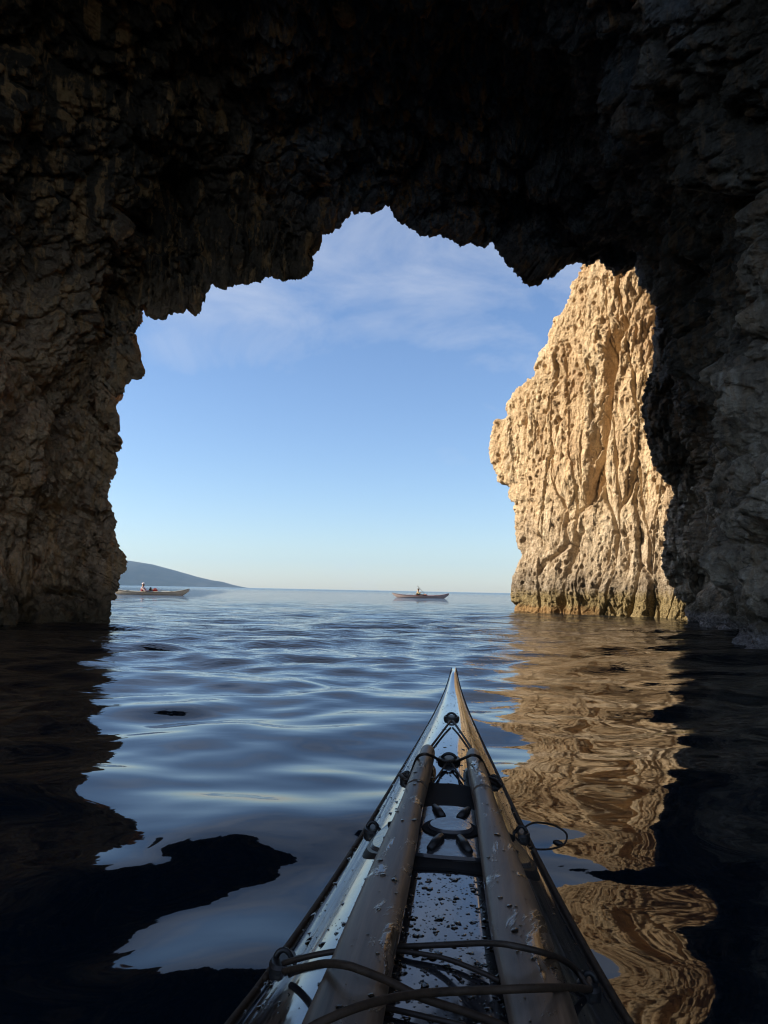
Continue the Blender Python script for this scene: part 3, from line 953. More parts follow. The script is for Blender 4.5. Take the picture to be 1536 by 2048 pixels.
def half_w(a):
    a = np.asarray(a, float)
    am = ag[-1]
    base = np.interp(a, np.r_[0.0, ag], np.r_[0.006, np.polyval(co, ag)])
    w_am = float(np.polyval(co, am))
    # fair on to the beam at the cockpit and away to the stern
    ctl_a = np.array([am, 2.7, 3.4, 4.2, 4.9, 5.30, 5.36]); ctl_w = np.array([w_am, 0.245, 0.24, 0.17, 0.08, 0.02, 0.006])
    return np.where(a <= am, np.maximum(base, 0.006), np.interp(a, ctl_a, ctl_w))


LEN = 5.36
kay = empty("sea_kayak", (TIP[0], TIP[1], 0), -HEAD)
tag(kay, 'glossy dark sea kayak in the foreground pointing out of the cave, seen from its cockpit', 'kayak')


def K(a, b, z):
    """kayak coordinates (aft of the bow tip, to the right, up) -> its local frame"""
    return np.stack(np.broadcast_arrays(np.asarray(b, float), -np.asarray(a, float), np.asarray(z, float)), -1)


def deck_z(a, b):
    wv = half_w(a)
    tt = np.clip(np.abs(b) / np.maximum(wv, 1e-4), 0, 1)
    return sheer_z(a) + crown(a) * (1 - tt ** 2.6)


def px_local(x, y, lift=0.0):
    """photo pixel -> local point on the deck, lifted by some metres"""
    z = 0.29
    for _ in range(8):
        p = PZ(x, y, z)
        a, b = to_ab(p)
        z = float(deck_z(a, b)) + lift
    return K(a, b, z)


aa = np.concatenate([np.linspace(0, 0.3, 40)[:-1], np.linspace(0.3, 2.6, 200)[:-1], np.linspace(2.6, LEN, 90)])
tt = np.linspace(-1, 1, 49)
AA, TT = np.meshgrid(aa, tt, indexing='ij')
BB = TT * half_w(AA)
deck = grid_obj("deck", K(AA, BB, deck_z(AA, BB)), MAT['deck'], kay)
prof_t = np.linspace(-1, 1, 31)
keel = -0.11 + 0.47 * np.exp(-(aa / 0.24)) + 0.40 * smooth(aa, 4.6, LEN) ** 2
keel = np.minimum(keel, sheer_z(aa) - 0.004)
Hl = []
for a_, k_ in zip(aa, keel):
    w_, zs_ = float(half_w(a_)), float(sheer_z(a_))
    ang = prof_t * math.pi / 2
    Hl.append(K(a_, w_ * np.sign(prof_t) * np.abs(np.sin(ang)) ** 0.75, zs_ - (zs_ - k_) * np.cos(ang) ** 0.8 - 0.0015))
hull = grid_obj("hull", np.stack(Hl), MAT['deck'], kay, flip=True)
bm = bmesh.new()
for sd in (-1, 1):
    sa = np.linspace(0.01, LEN - 0.01, 160)
    tube(bm, K(sa, sd * (half_w(sa) + 0.001), sheer_z(sa)), np.interp(sa, [0, 0.15, 1.2], [0.0008, 0.0018, 0.004]), 8)
bm_obj("gunwale_seam", bm, MAT['line'], kay)

# hatch: black panel painting the dark reflection around it, round lid with raised boss and spokes
h0, h1 = px_local(900, 1612, 0.005), px_local(903, 1716, 0.005)
ha, hb, hr = -(h0[1] + h1[1]) / 2, float((h0[0] + h1[0]) / 2), abs(h1[1] - h0[1]) / 2
hz0 = float(deck_z(ha, 0.0))
g0, g1 = px_local(896, 1566, 0.003), px_local(896, 1738, 0.003)
print("HEAD", HEAD, "hatch", ha, hb, hr, g0, g1, "hw", [round(float(half_w(q)), 3) for q in (0.1, 0.5, 1, 1.5, 2)])


def disc(bm, a0, b0, ra, rb, z0, z1, seg=64, n=2.0, bev=0.004, conform=0.0):
    rings = []
    for k, (sc, zz) in enumerate(((1.0, z0), (1.0, z1 - bev), (1 - bev / ra, z1), (0.75, z1), (0.5, z1), (0.25, z1), (0.02, z1))):
        ring = []
        for i in range(seg):
            c, s_ = math.cos(2 * math.pi * i / seg), math.sin(2 * math.pi * i / seg)
            x = np.sign(c) * abs(c) ** (2 / n) * rb * sc
            y = np.sign(s_) * abs(s_) ** (2 / n) * ra * sc
            dz = conform * float(deck_z(a0 + y, b0 + x) - deck_z(a0, 0.0)) if conform else 0.0
            ring.append(bm.verts.new((b0 + x, -(a0 + y), zz + dz)))
        rings.append(ring)
    for r0, r1 in zip(rings[:-1], rings[1:]):
        for i in range(seg):
            bm.faces.new((r0[i], r0[(i + 1) % seg], r1[(i + 1) % seg], r1[i]))
    bm.faces.new(rings[-1])


bm = bmesh.new(); disc(bm, -(g0[1] + g1[1]) / 2, hb, abs(g1[1] - g0[1]) / 2, 0.062, hz0 - 0.03, hz0 + 0.0035, n=7, bev=0.002, conform=1.0)
rec = bm_obj("recess_shade_panel", bm, MAT['matte'], kay, False)
bm = bmesh.new(); disc(bm, ha, hb, hr + 0.010, 0.112, hz0 - 0.05, hz0 + 0.0030, bev=0.006, conform=0.9)
rimo = bm_obj("hatch_rim", bm, MAT['rubber'], kay, False)
bm = bmesh.new(); disc(bm, ha, hb, hr, 0.102, hz0 - 0.004, hz0 + 0.0062, bev=0.003, conform=0.9)
lid = bm_obj("hatch_lid", bm, MAT['lid'], kay, False)
bm = bmesh.new(); disc(bm, ha, hb, 0.29 * hr, 0.029, hz0 + 0.003, hz0 + 0.012, bev=0.003, conform=0.9)
bm_obj("boss", bm, MAT['lid'], lid, False)
bm = bmesh.new(); disc(bm, ha, hb, 0.38 * hr, 0.037, hz0 + 0.002, hz0 + 0.0078, bev=0.001, conform=0.9)
bm_obj("boss_gasket", bm, MAT['matte'], lid, False)
for k in range(8):
    an = (0.27, -0.27, math.pi - 0.27, math.pi + 0.27, 1.2, -1.2, math.pi - 1.2, math.pi + 1.2)[k]
    bm = bmesh.new()
    p0 = K(ha + 0.42 * hr * math.cos(an), hb + 0.042 * math.sin(an), hz0 + 0.0075)
    p1 = K(ha + 0.86 * hr * math.cos(an), hb + 0.088 * math.sin(an), hz0 + 0.0075)
    for q_ in (p0, p1):
        q_[2] += 0.9 * float(deck_z(-q_[1], q_[0]) - deck_z(ha, 0.0)) + 0.001
    tube(bm, [p0, p0 * 0.5 + p1 * 0.5, p1], [0.0048, 0.0058, 0.0040], 8)
    bm_obj("spoke", bm, MAT['rubber'], lid)


# deck fittings and lines
def fitting(x, y, la_, lb_, mat='rubber'):
    p = px_local(x, y)
    bm = bmesh.new()
    disc(bm, -p[1], p[0], la_, lb_, p[2] - 0.006, p[2] + 0.007, 32, 2.2, 0.003)
    o = bm_obj("deck_fitting", bm, MAT[mat], kay, False)
    bm = bmesh.new()
    ths = np.linspace(0.15, math.pi - 0.15, 9)
    tube(bm, [(p[0] + 0.6 * lb_ * math.cos(q), p[1], p[2] + 0.004 + 0.010 * math.sin(q)) for q in ths], 0.0028, 6)
    bm_obj("pad_eye", bm, MAT['rubber'], o)
    return p


fitting(903, 1438, 0.026, 0.019)
fitting(898, 1523, 0.026, 0.021)
for x, y in ((814, 1561), (987, 1568)):
    fitting(x, y, 0.020, 0.012)
    bm = bmesh.new()
    p = px_local(x, y, 0.01)
    rr = random.Random(int(x))
    pts = [p + np.array([rr.uniform(-.012, .012), rr.uniform(-.022, .022), rr.uniform(0, .012)]) for _ in range(9)]
    tube(bm, catmull(pts, 40), 0.0035, 6)
    bm_obj("knot", bm, MAT['cord'], kay)
fitting(745, 1664, 0.022, 0.012)
fitting(1043, 1672, 0.022, 0.012)
fitting(567, 1930, 0.020, 0.013)
fitting(1178, 1979, 0.016, 0.010)


def cord(name, pts, rad=0.0032, mat='cord', n=50, parent=None):
    """pts: (photo x, photo y, lift above the deck)"""
    q = catmull([px_local(x, y, l) for x, y, l in pts], n)
    bm = bmesh.new()
    tube(bm, q, rad * 0.72, 8)
    return bm_obj(name, bm, MAT[mat], parent or kay)


PT = 0.034     # height of the top of a paddle above the deck
# perimeter line from the bow fitting along both edges
cord("deck_line", [(901, 1442, .008), (870, 1483, .004), (836, 1528, .004), (814, 1558, .008)], 0.0034)
cord("deck_line", [(906, 1442, .008), (932, 1480, .004), (960, 1525, .004), (987, 1566, .008)], 0.0034)
def edge_line(a0, a1, sd, rad):
    q = np.linspace(a0, a1, 40)
    wv_ = sd * (half_w(q) - 0.007)
    bm = bmesh.new()
    tube(bm, K(q, wv_, deck_z(q, wv_) + 0.003), rad, 8)
    bm_obj("deck_line", bm, MAT['line'], kay)


for sd, px_ in ((-1, [(814, 1561), (742, 1664), (567, 1930)]), (1, [(987, 1568), (1043, 1672), (1178, 1979)])):
    st_ = [-px_local(*q)[1] for q in px_] + [2.35]
    for q0, q1 in zip(st_[:-1], st_[1:]):
        edge_line(q0 + 0.01, q1 - 0.01, sd, 0.0032)
# bungee over the two paddle looms and through the middle fitting
cord("bungee", [(816, 1560, .008), (828, 1530, .018), (836, 1513, PT + .006), (851, 1508, PT + .012), (866, 1513, PT - .004), (884, 1523, .010), (897, 1523, .010)], 0.0034)
cord("bungee", [(899, 1523, .010), (914, 1522, .010), (931, 1515, PT - .004), (945, 1510, PT + .012), (960, 1516, PT + .006), (972, 1538, .018), (985, 1567, .008)], 0.0034)
cord("bungee", [(818, 1562, .008), (834, 1534, .012), (846, 1516, .012)], 0.0028)
cord("bungee", [(982, 1566, .008), (966, 1535, .012), (958, 1520, .012)], 0.0028)
cord("bungee", [(893, 1527, .007), (880, 1546, .004), (868, 1562, .004)], 0.0024)
cord("bungee", [(904, 1527, .007), (917, 1548, .004), (928, 1562, .004)], 0.0024)
# crossed bungees at the cockpit end
cord("bungee", [(567, 1926, .008), (612, 1914, .006), (657, 1905, .005), (720, 1898, .004), (793, 1894, .005), (880, 1890, .012), (979, 1886, PT - .004), (1040, 1894, PT + .004), (1110, 1913, PT - .002), (1149, 1937, .012), (1178, 1978, .006)], 0.0036)
cord("bungee", [(569, 1942, .008), (612, 1934, .020), (651, 1927, PT), (690, 1930, PT + .005), (722, 1940, PT + .003), (777, 1962, PT - .006), (843, 1995, .020), (925, 2022, .010), (996, 2048, .006), (1060, 2080, .006)], 0.0042, 'line')
cord("bungee", [(600, 2070, PT), (635, 2048, PT + .004), (700, 2020, PT + .005), (766, 2000, PT), (843, 1987, .026), (925, 1982, .022), (1007, 1979, PT + .002), (1080, 1976, PT + .004), (1149, 1976, PT - .008), (1180, 1979, .006)], 0.0042, 'line')
cord("bungee", [(740, 1899, .004), (793, 1902, .004), (845, 1908, .004), (897, 1919, .004), (957, 1942, .004), (1000, 1962, .004)], 0.0030)
cord("bungee", [(745, 2010, .004), (800, 2022, .004), (853, 2034, .004), (930, 2052, .004)], 0.0030)
# stiff loop with a toggle hanging off the right edge
lp = [PZ(*q) for q in ((1040, 1664, .25), (1056, 1650, .255), (1075, 1645, .25), (1106, 1650, .235), (1128, 1662, .225), (1134, 1674, .22), (1126, 1690, .215), (1100, 1698, .215), (1068, 1698, .225), (1046, 1690, .235))]
kinv = (Matrix.Translation((TIP[0], TIP[1], 0)) @ Matrix.Rotation(-HEAD, 4, 'Z')).inverted()
lp = [np.array(kinv @ Vector(q)) for q in lp]
bm = bmesh.new(); tube(bm, catmull(lp, 60), 0.0017, 6)
loop = bm_obj("grab_loop", bm, MAT['cord'], kay)
bm = bmesh.new()
t0, t1 = [np.array(kinv @ Vector(PZ(*q))) for q in ((1106, 1683, .218), (1127, 1690, .214))]
tube(bm, [t0, t0 * .8 + t1 * .2, t0 * .5 + t1 * .5, t0 * .2 + t1 * .8, t1], [0.002, 0.0042, 0.0048, 0.0042, 0.002], 10)
bm_obj("toggle", bm, MAT['rubber'], loop)
# cockpit coaming, under the camera
bm = bmesh.new()
th = np.linspace(0, 2 * math.pi, 49)
ca, cb = 3.10 + 0.40 * np.cos(th), 0.19 * np.sin(th)
tube(bm, K(ca, cb, deck_z(np.clip(ca, 0, LEN), cb) + 0.02), 0.014, 8, False)
bm_obj("cockpit_coaming", bm, MAT['rubber'], kay)


# ------------------------------------------------------------------ two halves of a wooden paddle lying on the deck
def paddle_half(edges, label, tip_cut):
    """edges: (left x, left y, right x, right y) from the bow end to the cockpit end"""
    st = []
    for x0, y0, x1, y1 in edges:
        p0, p1 = px_local(x0, y0, PT - 0.010), px_local(x1, y1, PT - 0.010)
        st.append(((p0 + p1) / 2, abs(p1[0] - p0[0]) / 2))
    cs = catmull([s_[0] for s_ in st], 80); ws = catmull([[s_[1], 0, 0] for s_ in st], 80)[:, 0]
    # straighten: a paddle is straight, so fit one line through its centre
    ft = np.polyfit(cs[:, 1], cs[:, 0], 1)
    ln = (cs[:, 1].max(), cs[:, 1].min() - 0.25)
    n = 110
    yv = np.linspace(ln[0], ln[1], n)
    xv = np.polyval(ft, yv)
    wv = np.interp(-yv, -cs[:, 1], ws)
    org = np.array([xv[n // 2], yv[n // 2], 0.0])
    zb = deck_z(-yv, xv)
    zl = np.polyval(np.polyfit(yv, zb, 2), yv)
    root = empty("paddle_half")
    root.matrix_world = Matrix.Translation((TIP[0], TIP[1], 0)) @ Matrix.Rotation(-HEAD, 4, 'Z') @ Matrix.Translation(org)
    tag(root, label, 'paddle')

    def piece(nm, i0, i1, grow=0.0):
        rings = []
        for i in range(i0, i1):
            th_ = 0.0165 * (1 - 0.35 * smooth(np.array(i / n), 0.15, 0.6)) + grow
            w_ = wv[i] + grow
            ring = []
            for k in range(24):
                q = 2 * math.pi * k / 24
                c, s_ = math.cos(q), math.sin(q)
                e = 2 / (2.0 + 1.2 * i / n)
                ring.append((xv[i] - org[0] + w_ * np.sign(c) * abs(c) ** e, yv[i] - org[1], zl[i] + 0.018 + th_ * np.sign(s_) * abs(s_) ** (2 / 2.3)))
            rings.append(ring)
        bm = bmesh.new()
        vs = [[bm.verts.new(p) for p in r_] for r_ in rings]
        for r0, r1 in zip(vs[:-1], vs[1:]):
            for k in range(24):
                bm.faces.new((r0[k], r0[(k + 1) % 24], r1[(k + 1) % 24], r1[k]))
        bm.faces.new(vs[0]); bm.faces.new(vs[-1][::-1])
        bmesh.ops.recalc_face_normals(bm, faces=bm.faces)
        ob = bm_obj(nm, bm, MAT['wood'], root)
        ob.data.polygons[-1].use_smooth = False; ob.data.polygons[-2].use_smooth = False
        return ob
    piece("loom", 0, 26)
    piece("blade", 25, n, -0.0004)
    return root, (ft, ln, wv, yv, zl)


pl_edges = [(838, 1507, 868, 1497), (826, 1540, 861, 1545), (800, 1608, 847, 1612), (752, 1712, 829, 1704), (692, 1846, 803, 1842), (655, 1932, 783, 1934), (602, 2046, 762, 2046)]
pr_edges = [(934, 1508, 962, 1512), (938, 1550, 976, 1555), (947, 1604, 992, 1606), (960, 1706, 1032, 1704), (983, 1844, 1090, 1838), (996, 1930, 1118, 1928), (1018, 2046, 1156, 2046)]
padL, infoL = paddle_half(pl_edges, 'wet brown wooden half paddle lying on the left side of the kayak deck', 0)
padR, infoR = paddle_half(pr_edges, 'brown wooden half paddle lying on the right, darker side of the kayak deck', 0)

# ------------------------------------------------------------------ water drops on deck and paddles
rng2 = np.random.default_rng(5)


def drops(name, pts, radii, mat, label):
    seg, vs, fs = 9, [], []
    for (p, r0) in zip(pts, radii):
        st, an, base = rng2.uniform(0.75, 1.8), rng2.uniform(-0.5, 0.5), len(vs)
        wob = 1 + 0.18 * rng2.normal(size=seg)
        for lv, (rr_, hh_) in enumerate(((1.0, -0.06), (0.86, 0.16), (0.5, 0.30))):
            for k in range(seg):
                q = 2 * math.pi * k / seg
                x, y = rr_ * r0 * math.cos(q) * wob[k], rr_ * r0 * st * math.sin(q) * wob[k]
                vs.append((p[0] + x * math.cos(an) - y * math.sin(an), p[1] + x * math.sin(an) + y * math.cos(an), p[2] + hh_ * r0 * 0.9))
        vs.append((p[0], p[1], p[2] + 0.36 * r0 * 0.9))
        for lv in (0, 1):
            for k in range(seg):
                fs.append((base + lv * seg + k, base + lv * seg + (k + 1) % seg, base + (lv + 1) * seg + (k + 1) % seg, base + (lv + 1) * seg + k))
        for k in range(seg):
            fs.append((base + 2 * seg + k, base + 2 * seg + (k + 1) % seg, base + 3 * seg))
    me = bpy.data.meshes.new(name)
    me.from_pydata(vs, [], fs)
    me.polygons.foreach_set('use_smooth', [True] * len(fs))
    me.materials.append(mat)
    o = bpy.data.objects.new(name, me)
    C.objects.link(o)
    o.matrix_world = Matrix.Translation((TIP[0], TIP[1], 0)) @ Matrix.Rotation(-HEAD, 4, 'Z')
    tag(o, label, 'water drops', kind='stuff')
    return o


pts, rad_ = [], []
while len(pts) < 3000:
    a_ = 2.4 - 1.85 * rng2.random() ** 1.35; b_ = rng2.uniform(-0.92, 0.92) * float(half_w(a_))
    if rng2.random() < 0.3:
        a_ = rng2.uniform(2.06, 2.4); b_ = rng2.uniform(-0.06, 0.07)
    if abs(a_ - ha) < 0.13 and abs(b_ - hb) < 0.13 and rng2.random() < 0.6:
        continue
    zz = float(deck_z(a_, b_))
    pts.append((b_, -a_, zz))
    rad_.append(min(0.0036, 0.00065 * math.exp(rng2.exponential(0.62))) * (0.6 if a_ < 1.4 else 1.0))
drops("deck_drops", pts, rad_, MAT['drop'], 'scattered beads of water on the dark kayak deck')
pts, rad_ = [], []
for ft, ln, wv, yv, zl in (infoL, infoR):
    for _ in range(90):
        i = rng2.integers(12, 100)
        u_ = rng2.uniform(-0.7, 0.7)
        e = 2 / 2.3
        th_ = 0.0165 * (1 - 0.35 * float(smooth(np.array(i / 110), 0.15, 0.6)))
        pts.append((np.polyval(ft, yv[i]) + u_ * wv[i], yv[i], zl[i] + 0.018 + th_ * (1 - abs(u_) ** 2.6) ** (1 / 2.3)))
        rad_.append(min(0.0032, 0.0006 * math.exp(rng2.exponential(0.6))))
drops("paddle_drops", pts, rad_, MAT['drop'], 'beads of water on the two wooden paddle halves')


# ------------------------------------------------------------------ the two far kayaks
def far_hull(root, hull_m, deck_m, L=5.3, beam=0.55):
    """bow towards local +y; y=0 at the middle"""
    a = np.linspace(0, 1, 70)
    w_ = beam / 2 * np.sin(np.pi * np.clip(a, 0.004, 0.996)) ** 0.85
    zs = 0.19 + 0.26 * np.abs(2 * a - 1) ** 4.0 * np.where(a > 0.5, 1.0, 0.8) + 0.04 * (2 * a - 1) ** 2
    y = (a - 0.5) * L
    kl = -0.10 + 0.42 * np.clip((np.abs(2 * a - 1) - 0.72) / 0.28, 0, 1) ** 1.6
    kl = np.minimum(kl, zs - 0.02)
    t_ = np.linspace(-1, 1, 15)
    hp_, dp_ = [], []
    for i in range(len(a)):
        an = t_ * math.pi / 2
        hp_.append(np.stack([w_[i] * np.sin(an), np.full(15, y[i]), zs[i] - (zs[i] - kl[i]) * np.cos(an) ** 0.8], 1))
        dp_.append(np.stack([w_[i] * t_, np.full(15, y[i]), zs[i] + 0.07 * (1 - t_ ** 2) * np.sin(np.pi * a[i]) ** 0.5], 1))
    grid_obj("hull", np.stack(hp_), hull_m, root)
    grid_obj("deck", np.stack(dp_), deck_m, root)
    bm = bmesh.new()
    for sd in (-1, 1):
        tube(bm, [(sd * w_[i] * 1.01, y[i], zs[i] + 0.002) for i in range(0, 70, 2)], 0.012, 6)
    bm_obj("gunwale_seam", bm, MAT['rubber'], root)
    bm = bmesh.new()
    th = np.linspace(0, 2 * math.pi, 33)
    tube(bm, [(0.20 * math.cos(q), -0.15 + 0.38 * math.sin(q), 0.29) for q in th], 0.018, 8, False)
    bm_obj("cockpit_coaming", bm, MAT['rubber'], root)
    for yy_ in (1.45, -1.5):
        bm = bmesh.new()
        disc(bm, -yy_, 0, 0.13, 0.12, 0.24, 0.285, 24)
        bm_obj("hatch_lid", bm, MAT['rubber'], root, False)


def skin_body(name, verts, edges, radii, mat, parent, root_v=0):
    me = bpy.data.meshes.new(name)
    me.from_pydata(verts, edges, [])
    o = bpy.data.objects.new(name, me)
    C.objects.link(o)
    o.parent = parent
    me.materials.append(mat)
    sk = o.modifiers.new("skin", 'SKIN')
    sk.use_smooth_shade = True
    lay = me.skin_vertices[0].data
    for i, r0 in enumerate(radii):
        lay[i].radius = (r0, r0) if not hasattr(r0, '__len__') else r0
        lay[i].use_root = (i == root_v)
    sb = o.modifiers.new("subsurf", 'SUBSURF')
    sb.levels = 2; sb.render_levels = 2
    return o


def person(loc, rz, label, pose, skin_m, top_m, vest_m, hat_m, lean=0.0):
    """seated paddler, facing local +y, hips at the origin"""
    root = empty("person", loc, rz)
    tag(root, label, 'person')
    lh, rh, le, re = pose
    ln = lean
    verts = [(0, 0, 0.06), (0, -0.02 + ln * .3, 0.20), (0, -0.02 + ln * .7, 0.38), (0, ln, 0.50), (0, 0.01 + ln, 0.57), (0, 0.03 + ln, 0.63), (0, 0.035 + ln, 0.71), (0, 0.03 + ln, 0.77),
             (-0.17, ln, 0.49), le, lh, (0.17, ln, 0.49), re, rh,
             (-0.10, 0.12, 0.06), (-0.12, 0.42, 0.17), (-0.11, 0.80, 0.03), (0.10, 0.12, 0.06), (0.12, 0.42, 0.17), (0.11, 0.80, 0.03), (0, 0.115 + ln, 0.675)]
    edges = [(0, 1), (1, 2), (2, 3), (3, 4), (4, 5), (5, 6), (6, 7), (3, 8), (8, 9), (9, 10), (3, 11), (11, 12), (12, 13), (0, 14), (14, 15), (15, 16), (0, 17), (17, 18), (18, 19), (5, 20)]
    radii = [(.15, .12), (.14, .11), (.16, .12), (.13, .10), .055, .075, .092, .065, .065, .048, .035, .065, .048, .035, .085, .065, .045, .085, .065, .045, .018]
    skin_body("body", verts, edges, radii, skin_m, root)
    # long sleeved top
    tv = [verts[i] for i in (1, 2, 3, 8, 9, 11, 12)]
    mid_l = tuple(np.array(le) * .3 + np.array(lh) * .7); mid_r = tuple(np.array(re) * .3 + np.array(rh) * .7)
    tv += [mid_l, mid_r]
    skin_body("shirt", tv, [(0, 1), (1, 2), (2, 3), (3, 4), (4, 7), (2, 5), (5, 6), (6, 8)], [(.165, .13), (.178, .135), (.15, .115), .078, .058, .078, .058, .044, .044], top_m, root)
    vv_ = [(0, -0.02 + ln * .3, 0.17), (0, -0.015 + ln * .5, 0.28), (0, -0.005 + ln * .8, 0.40), (0, ln, 0.475)]
    skin_body("life_vest", vv_, [(0, 1), (1, 2), (2, 3)], [(.20, .17), (.21, .185), (.20, .18), (.14, .13)], vest_m, root)
    # hat: crown with a brim
    bm = bmesh.new()
    for k, (rad0, rad1, z0, z1) in enumerate(((0.105, 0.085, 0.735, 0.80), (0.085, 0.02, 0.80, 0.835))):
        vs0 = [bm.verts.new((rad0 * math.cos(q), 0.03 + ln + rad0 * 1.1 * math.sin(q), z0)) for q in np.linspace(0, 2 * math.pi, 17)[:-1]]
        vs1 = [bm.verts.new((rad1 * math.cos(q), 0.03 + ln + rad1 * 1.1 * math.sin(q), z1)) for q in np.linspace(0, 2 * math.pi, 17)[:-1]]
        for i in range(16):
            bm.faces.new((vs0[i], vs0[(i + 1) % 16], vs1[(i + 1) % 16], vs1[i]))
        if k == 1: bm.faces.new(vs1)
    br = [bm.verts.new((0.09 * math.cos(q), 0.03 + ln + 0.09 * math.sin(q), 0.742)) for q in np.linspace(0.3, math.pi - 0.3, 9)]
    bo = [bm.verts.new((0.11 * math.cos(q), 0.05 + ln + 0.16 * math.sin(q), 0.725)) for q in np.linspace(0.3, math.pi - 0.3, 9)]
    for i in range(8):
        bm.faces.new((br[i], br[i + 1], bo[i + 1], bo[i]))
    bm_obj("hat", bm, hat_m, root)
    return root


def far_paddle(p0, p1, label, mat):
    v = np.array(p1) - np.array(p0)
    L_ = np.linalg.norm(v)
    root = empty("paddle", p0)
    d = Vector(v).normalized()
    root.rotation_euler = d.to_track_quat('Y', 'Z').to_euler()
    tag(root, label, 'paddle')
    bm = bmesh.new(); tube(bm, [(0, 0.55, 0), (0, L_ / 2, 0), (0, L_ - 0.55, 0)], 0.017, 8)
    bm_obj("shaft", bm, mat, root)
    for s0, s1 in ((0.0, 0.56), (L_ - 0.56, L_)):
        yv = np.linspace(s0, s1, 14)
        u_ = np.abs(yv - (s0 if s0 == 0 else s1)) / 0.56
        wv = 0.017 + 0.030 * np.sin(np.clip(1 - u_, 0, 1) * math.pi * 0.5) ** 0.7
        wv[0 if s0 == 0 else -1] *= 0.6
        bm = bmesh.new()
        rg = [[bm.verts.new((wv[i] * math.cos(q), yv[i], 0.011 * math.sin(q))) for q in np.linspace(0, 2 * math.pi, 11)[:-1]] for i in range(14)]
        for r0, r1 in zip(rg[:-1], rg[1:]):
            for k in range(10):
                bm.faces.new((r0[k], r0[(k + 1) % 10], r1[(k + 1) % 10], r1[k]))
        bm.faces.new(rg[0][::-1]); bm.faces.new(rg[-1])
        bm_obj("blade", bm, mat, root)
    return root


def dry_bag(loc, rz, sz, mat, label):
    bm = bmesh.new()
    n_ = 14
    rg = []
    for i in range(n_):
        q = i / (n_ - 1)
        rad0 = sz[0] * (0.25 + 0.75 * math.sin(math.pi * min(max(q, 0.02), 0.98)) ** 0.45)
        rg.append([bm.verts.new((rad0 * math.cos(p), sz[1] * (q - 0.5) * 2, sz[2] * (1 + math.sin(p)) * (rad0 / sz[0]))) for p in np.linspace(0, 2 * math.pi, 15)[:-1]])
    for r0, r1 in zip(rg[:-1], rg[1:]):
        for k in range(14):
            bm.faces.new((r0[k], r0[(k + 1) % 14], r1[(k + 1) % 14], r1[k]))
    bm.faces.new(rg[0][::-1]); bm.faces.new(rg[-1])
    o = bm_obj("dry_bag", bm, mat)
    o.location = loc; o.rotation_euler = (0, 0, rz)
    tag(o, label, 'bag')
    return o


skin_m = plain("skin", (0.36, 0.20, 0.13), 0.6)
FD = 53.0
w1 = PZ(300, 1190.3, 0.0); w1 = PY(300, 1185, FD); w1[2] = 0
rz1 = -math.pi / 2 + R(4)
k1 = empty("sea_kayak", tuple(w1), rz1)
tag(k1, 'pale cream sea kayak with a white-capped paddler, near the left cave wall', 'kayak', 'sea kayaks out on the open water')
far_hull(k1, plain("cream_hull", (0.80, 0.70, 0.54), 0.35), plain("grey_green_deck", (0.36, 0.36, 0.30), 0.4))
M1 = Matrix.Translation(Vector(w1)) @ Matrix.Rotation(rz1, 4, 'Z')


def W1(x, y, z): return tuple(M1 @ Vector((x, y, z)))


person(W1(0, -0.40, 0.0), rz1, 'paddler in a white cap and dark red vest leaning back in the cream kayak',
       ((-0.16, 0.42, 0.30), (0.16, 0.45, 0.30), (-0.25, 0.12, 0.26), (0.25, 0.14, 0.26)), skin_m, plain("pink_white_shirt", (0.70, 0.52, 0.50), 0.8), plain("dark_red_vest", (0.22, 0.02, 0.025), 0.7), plain("white_cap", (0.75, 0.68, 0.68), 0.8), -0.10)
dry_bag(W1(0.0, 0.33, 0.25), rz1, (0.13, 0.17, 0.11), plain("red_bag", (0.60, 0.04, 0.03), 0.5), 'bright red bag on the deck of the cream kayak, in front of its paddler')
dry_bag(W1(0.0, 0.02, 0.27), rz1, (0.10, 0.10, 0.13), plain("black_bag", (0.02, 0.02, 0.025), 0.5), 'small black bag between the white-capped paddler and the red bag')
far_paddle(W1(0.28, 0.15, 0.40), W1(-0.30, 1.25, 0.27), 'pale paddle resting across the front deck of the cream kayak', plain("pale_wood", (0.50, 0.38, 0.22), 0.5))

w2 = PY(841, 1190, 72.5); w2[2] = 0
rz2 = -math.pi / 2 - R(5)
k2 = empty("sea_kayak", tuple(w2), rz2)
tag(k2, 'brown and grey sea kayak farthest out near the middle of the horizon', 'kayak', 'sea kayaks out on the open water')
far_hull(k2, plain("pinkish_hull", (0.50, 0.40, 0.37), 0.4), plain("brown_deck", (0.20, 0.09, 0.08), 0.45))
M2 = Matrix.Translation(Vector(w2)) @ Matrix.Rotation(rz2, 4, 'Z')


def W2(x, y, z): return tuple(M2 @ Vector((x, y, z)))


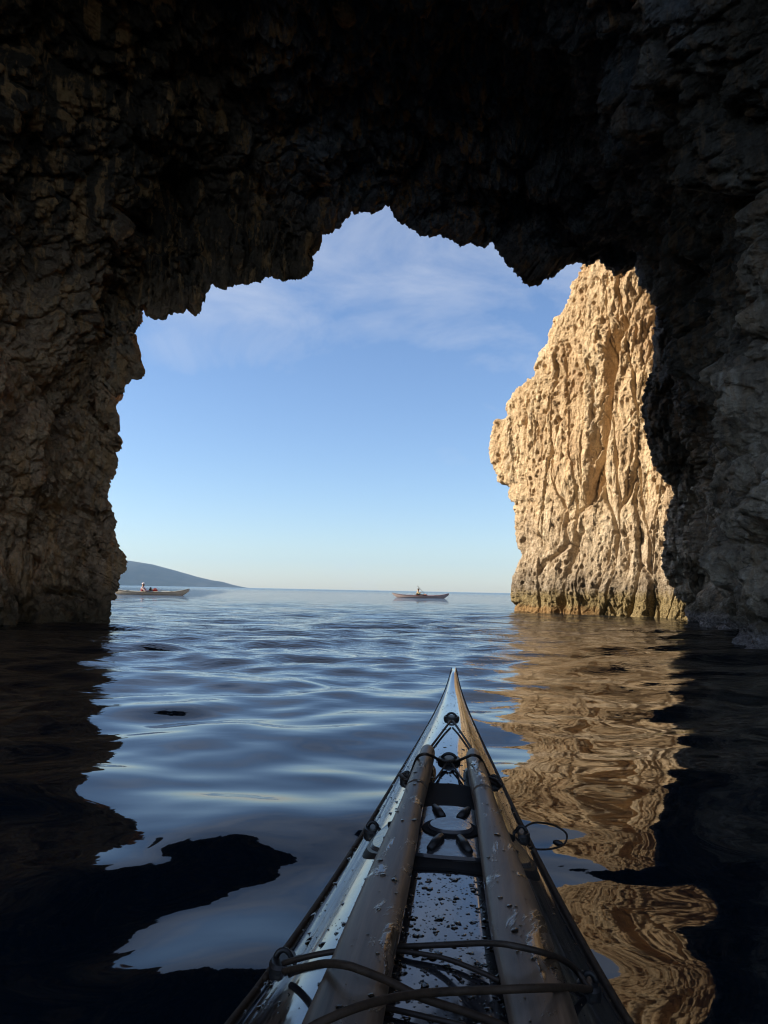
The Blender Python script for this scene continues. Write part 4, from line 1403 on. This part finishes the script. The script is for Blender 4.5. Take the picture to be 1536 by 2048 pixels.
person(W2(0, -0.26, 0.05), rz2, 'paddler in a dark vest and dark hat holding up a paddle, in the farthest kayak',
       ((-0.18, 0.46, 0.26), (0.20, 0.36, 0.50), (-0.27, 0.18, 0.27), (0.30, 0.12, 0.33)), skin_m, plain("tan_shirt", (0.42, 0.33, 0.16), 0.8), plain("dark_vest", (0.045, 0.03, 0.025), 0.7), plain("dark_hat", (0.03, 0.025, 0.02), 0.8), 0.02)
far_paddle(W2(0.55, -0.28, 1.12), W2(-0.50, 0.75, -0.05), 'thin wooden paddle held slanting by the paddler farthest out', plain("grey_wood", (0.20, 0.17, 0.14), 0.5))
dry_bag(W2(0.0, 0.42, 0.24), rz2, (0.12, 0.22, 0.07), plain("orange_bag", (0.55, 0.24, 0.14), 0.6), 'orange-pink bag strapped on the front deck of the farthest kayak')

# ------------------------------------------------------------------ pale knob of rock hanging from the roof
kd = Vector(ray(689, 30)).normalized()
hit, kp, kn, ki = cave.ray_cast(Vector((0, 0, CAM_Z)), kd)
kp = np.array(kp) - np.array(kd) * 0.05 if hit else PY(689, 36, 9.6)
bm = bmesh.new()
bmesh.ops.create_icosphere(bm, subdivisions=5, radius=1.0)
co_ = np.array([v.co[:] for v in bm.verts])
ds = 1 + 0.28 * fbm(co_ * 1.6 + 3, 4, 121) + 0.12 * (0.45 - worley(co_ * 3.0, 122)[0])
co_ = co_ * ds[:, None] * np.array([0.17, 0.20, 0.15])
co_[:, 0] += -0.35 * co_[:, 2]
for v, c in zip(bm.verts, co_):
    v.co = c
knob = bm_obj("rock_knob", bm, plain("ochre_rock", (0.36, 0.21, 0.11), 0.9, 0.2, 0.4, 14, 0.02))
knob.location = tuple(kp)
tag(knob, 'pale ochre knob of rock hanging from the black cave roof', 'rock')

# ------------------------------------------------------------------ haze
bm = bmesh.new()
bmesh.ops.create_cube(bm, size=1.0)
for v in bm.verts:
    v.co = Vector((v.co.x * 10200, v.co.y * 10200, -3.5 if v.co.z < 0 else 190.0))
hm = bpy.data.materials.new("haze_air"); hm.use_nodes = True
t = hm.node_tree
for n in list(t.nodes):
    t.nodes.remove(n)
pv = N(t, 'ShaderNodeVolumePrincipled')
pv.inputs['Color'].default_value = (0.34, 0.63, 1.0, 1)
pv.inputs['Density'].default_value = 0.00008
pv.inputs['Anisotropy'].default_value = 0.2
oo = N(t, 'ShaderNodeOutputMaterial')
t.links.new(pv.outputs[0], oo.inputs['Volume'])
hz_o = bm_obj("haze", bm, hm, None, False)
tag(hz_o, 'thin bluish sea haze in front of the headland and horizon', kind='stuff')
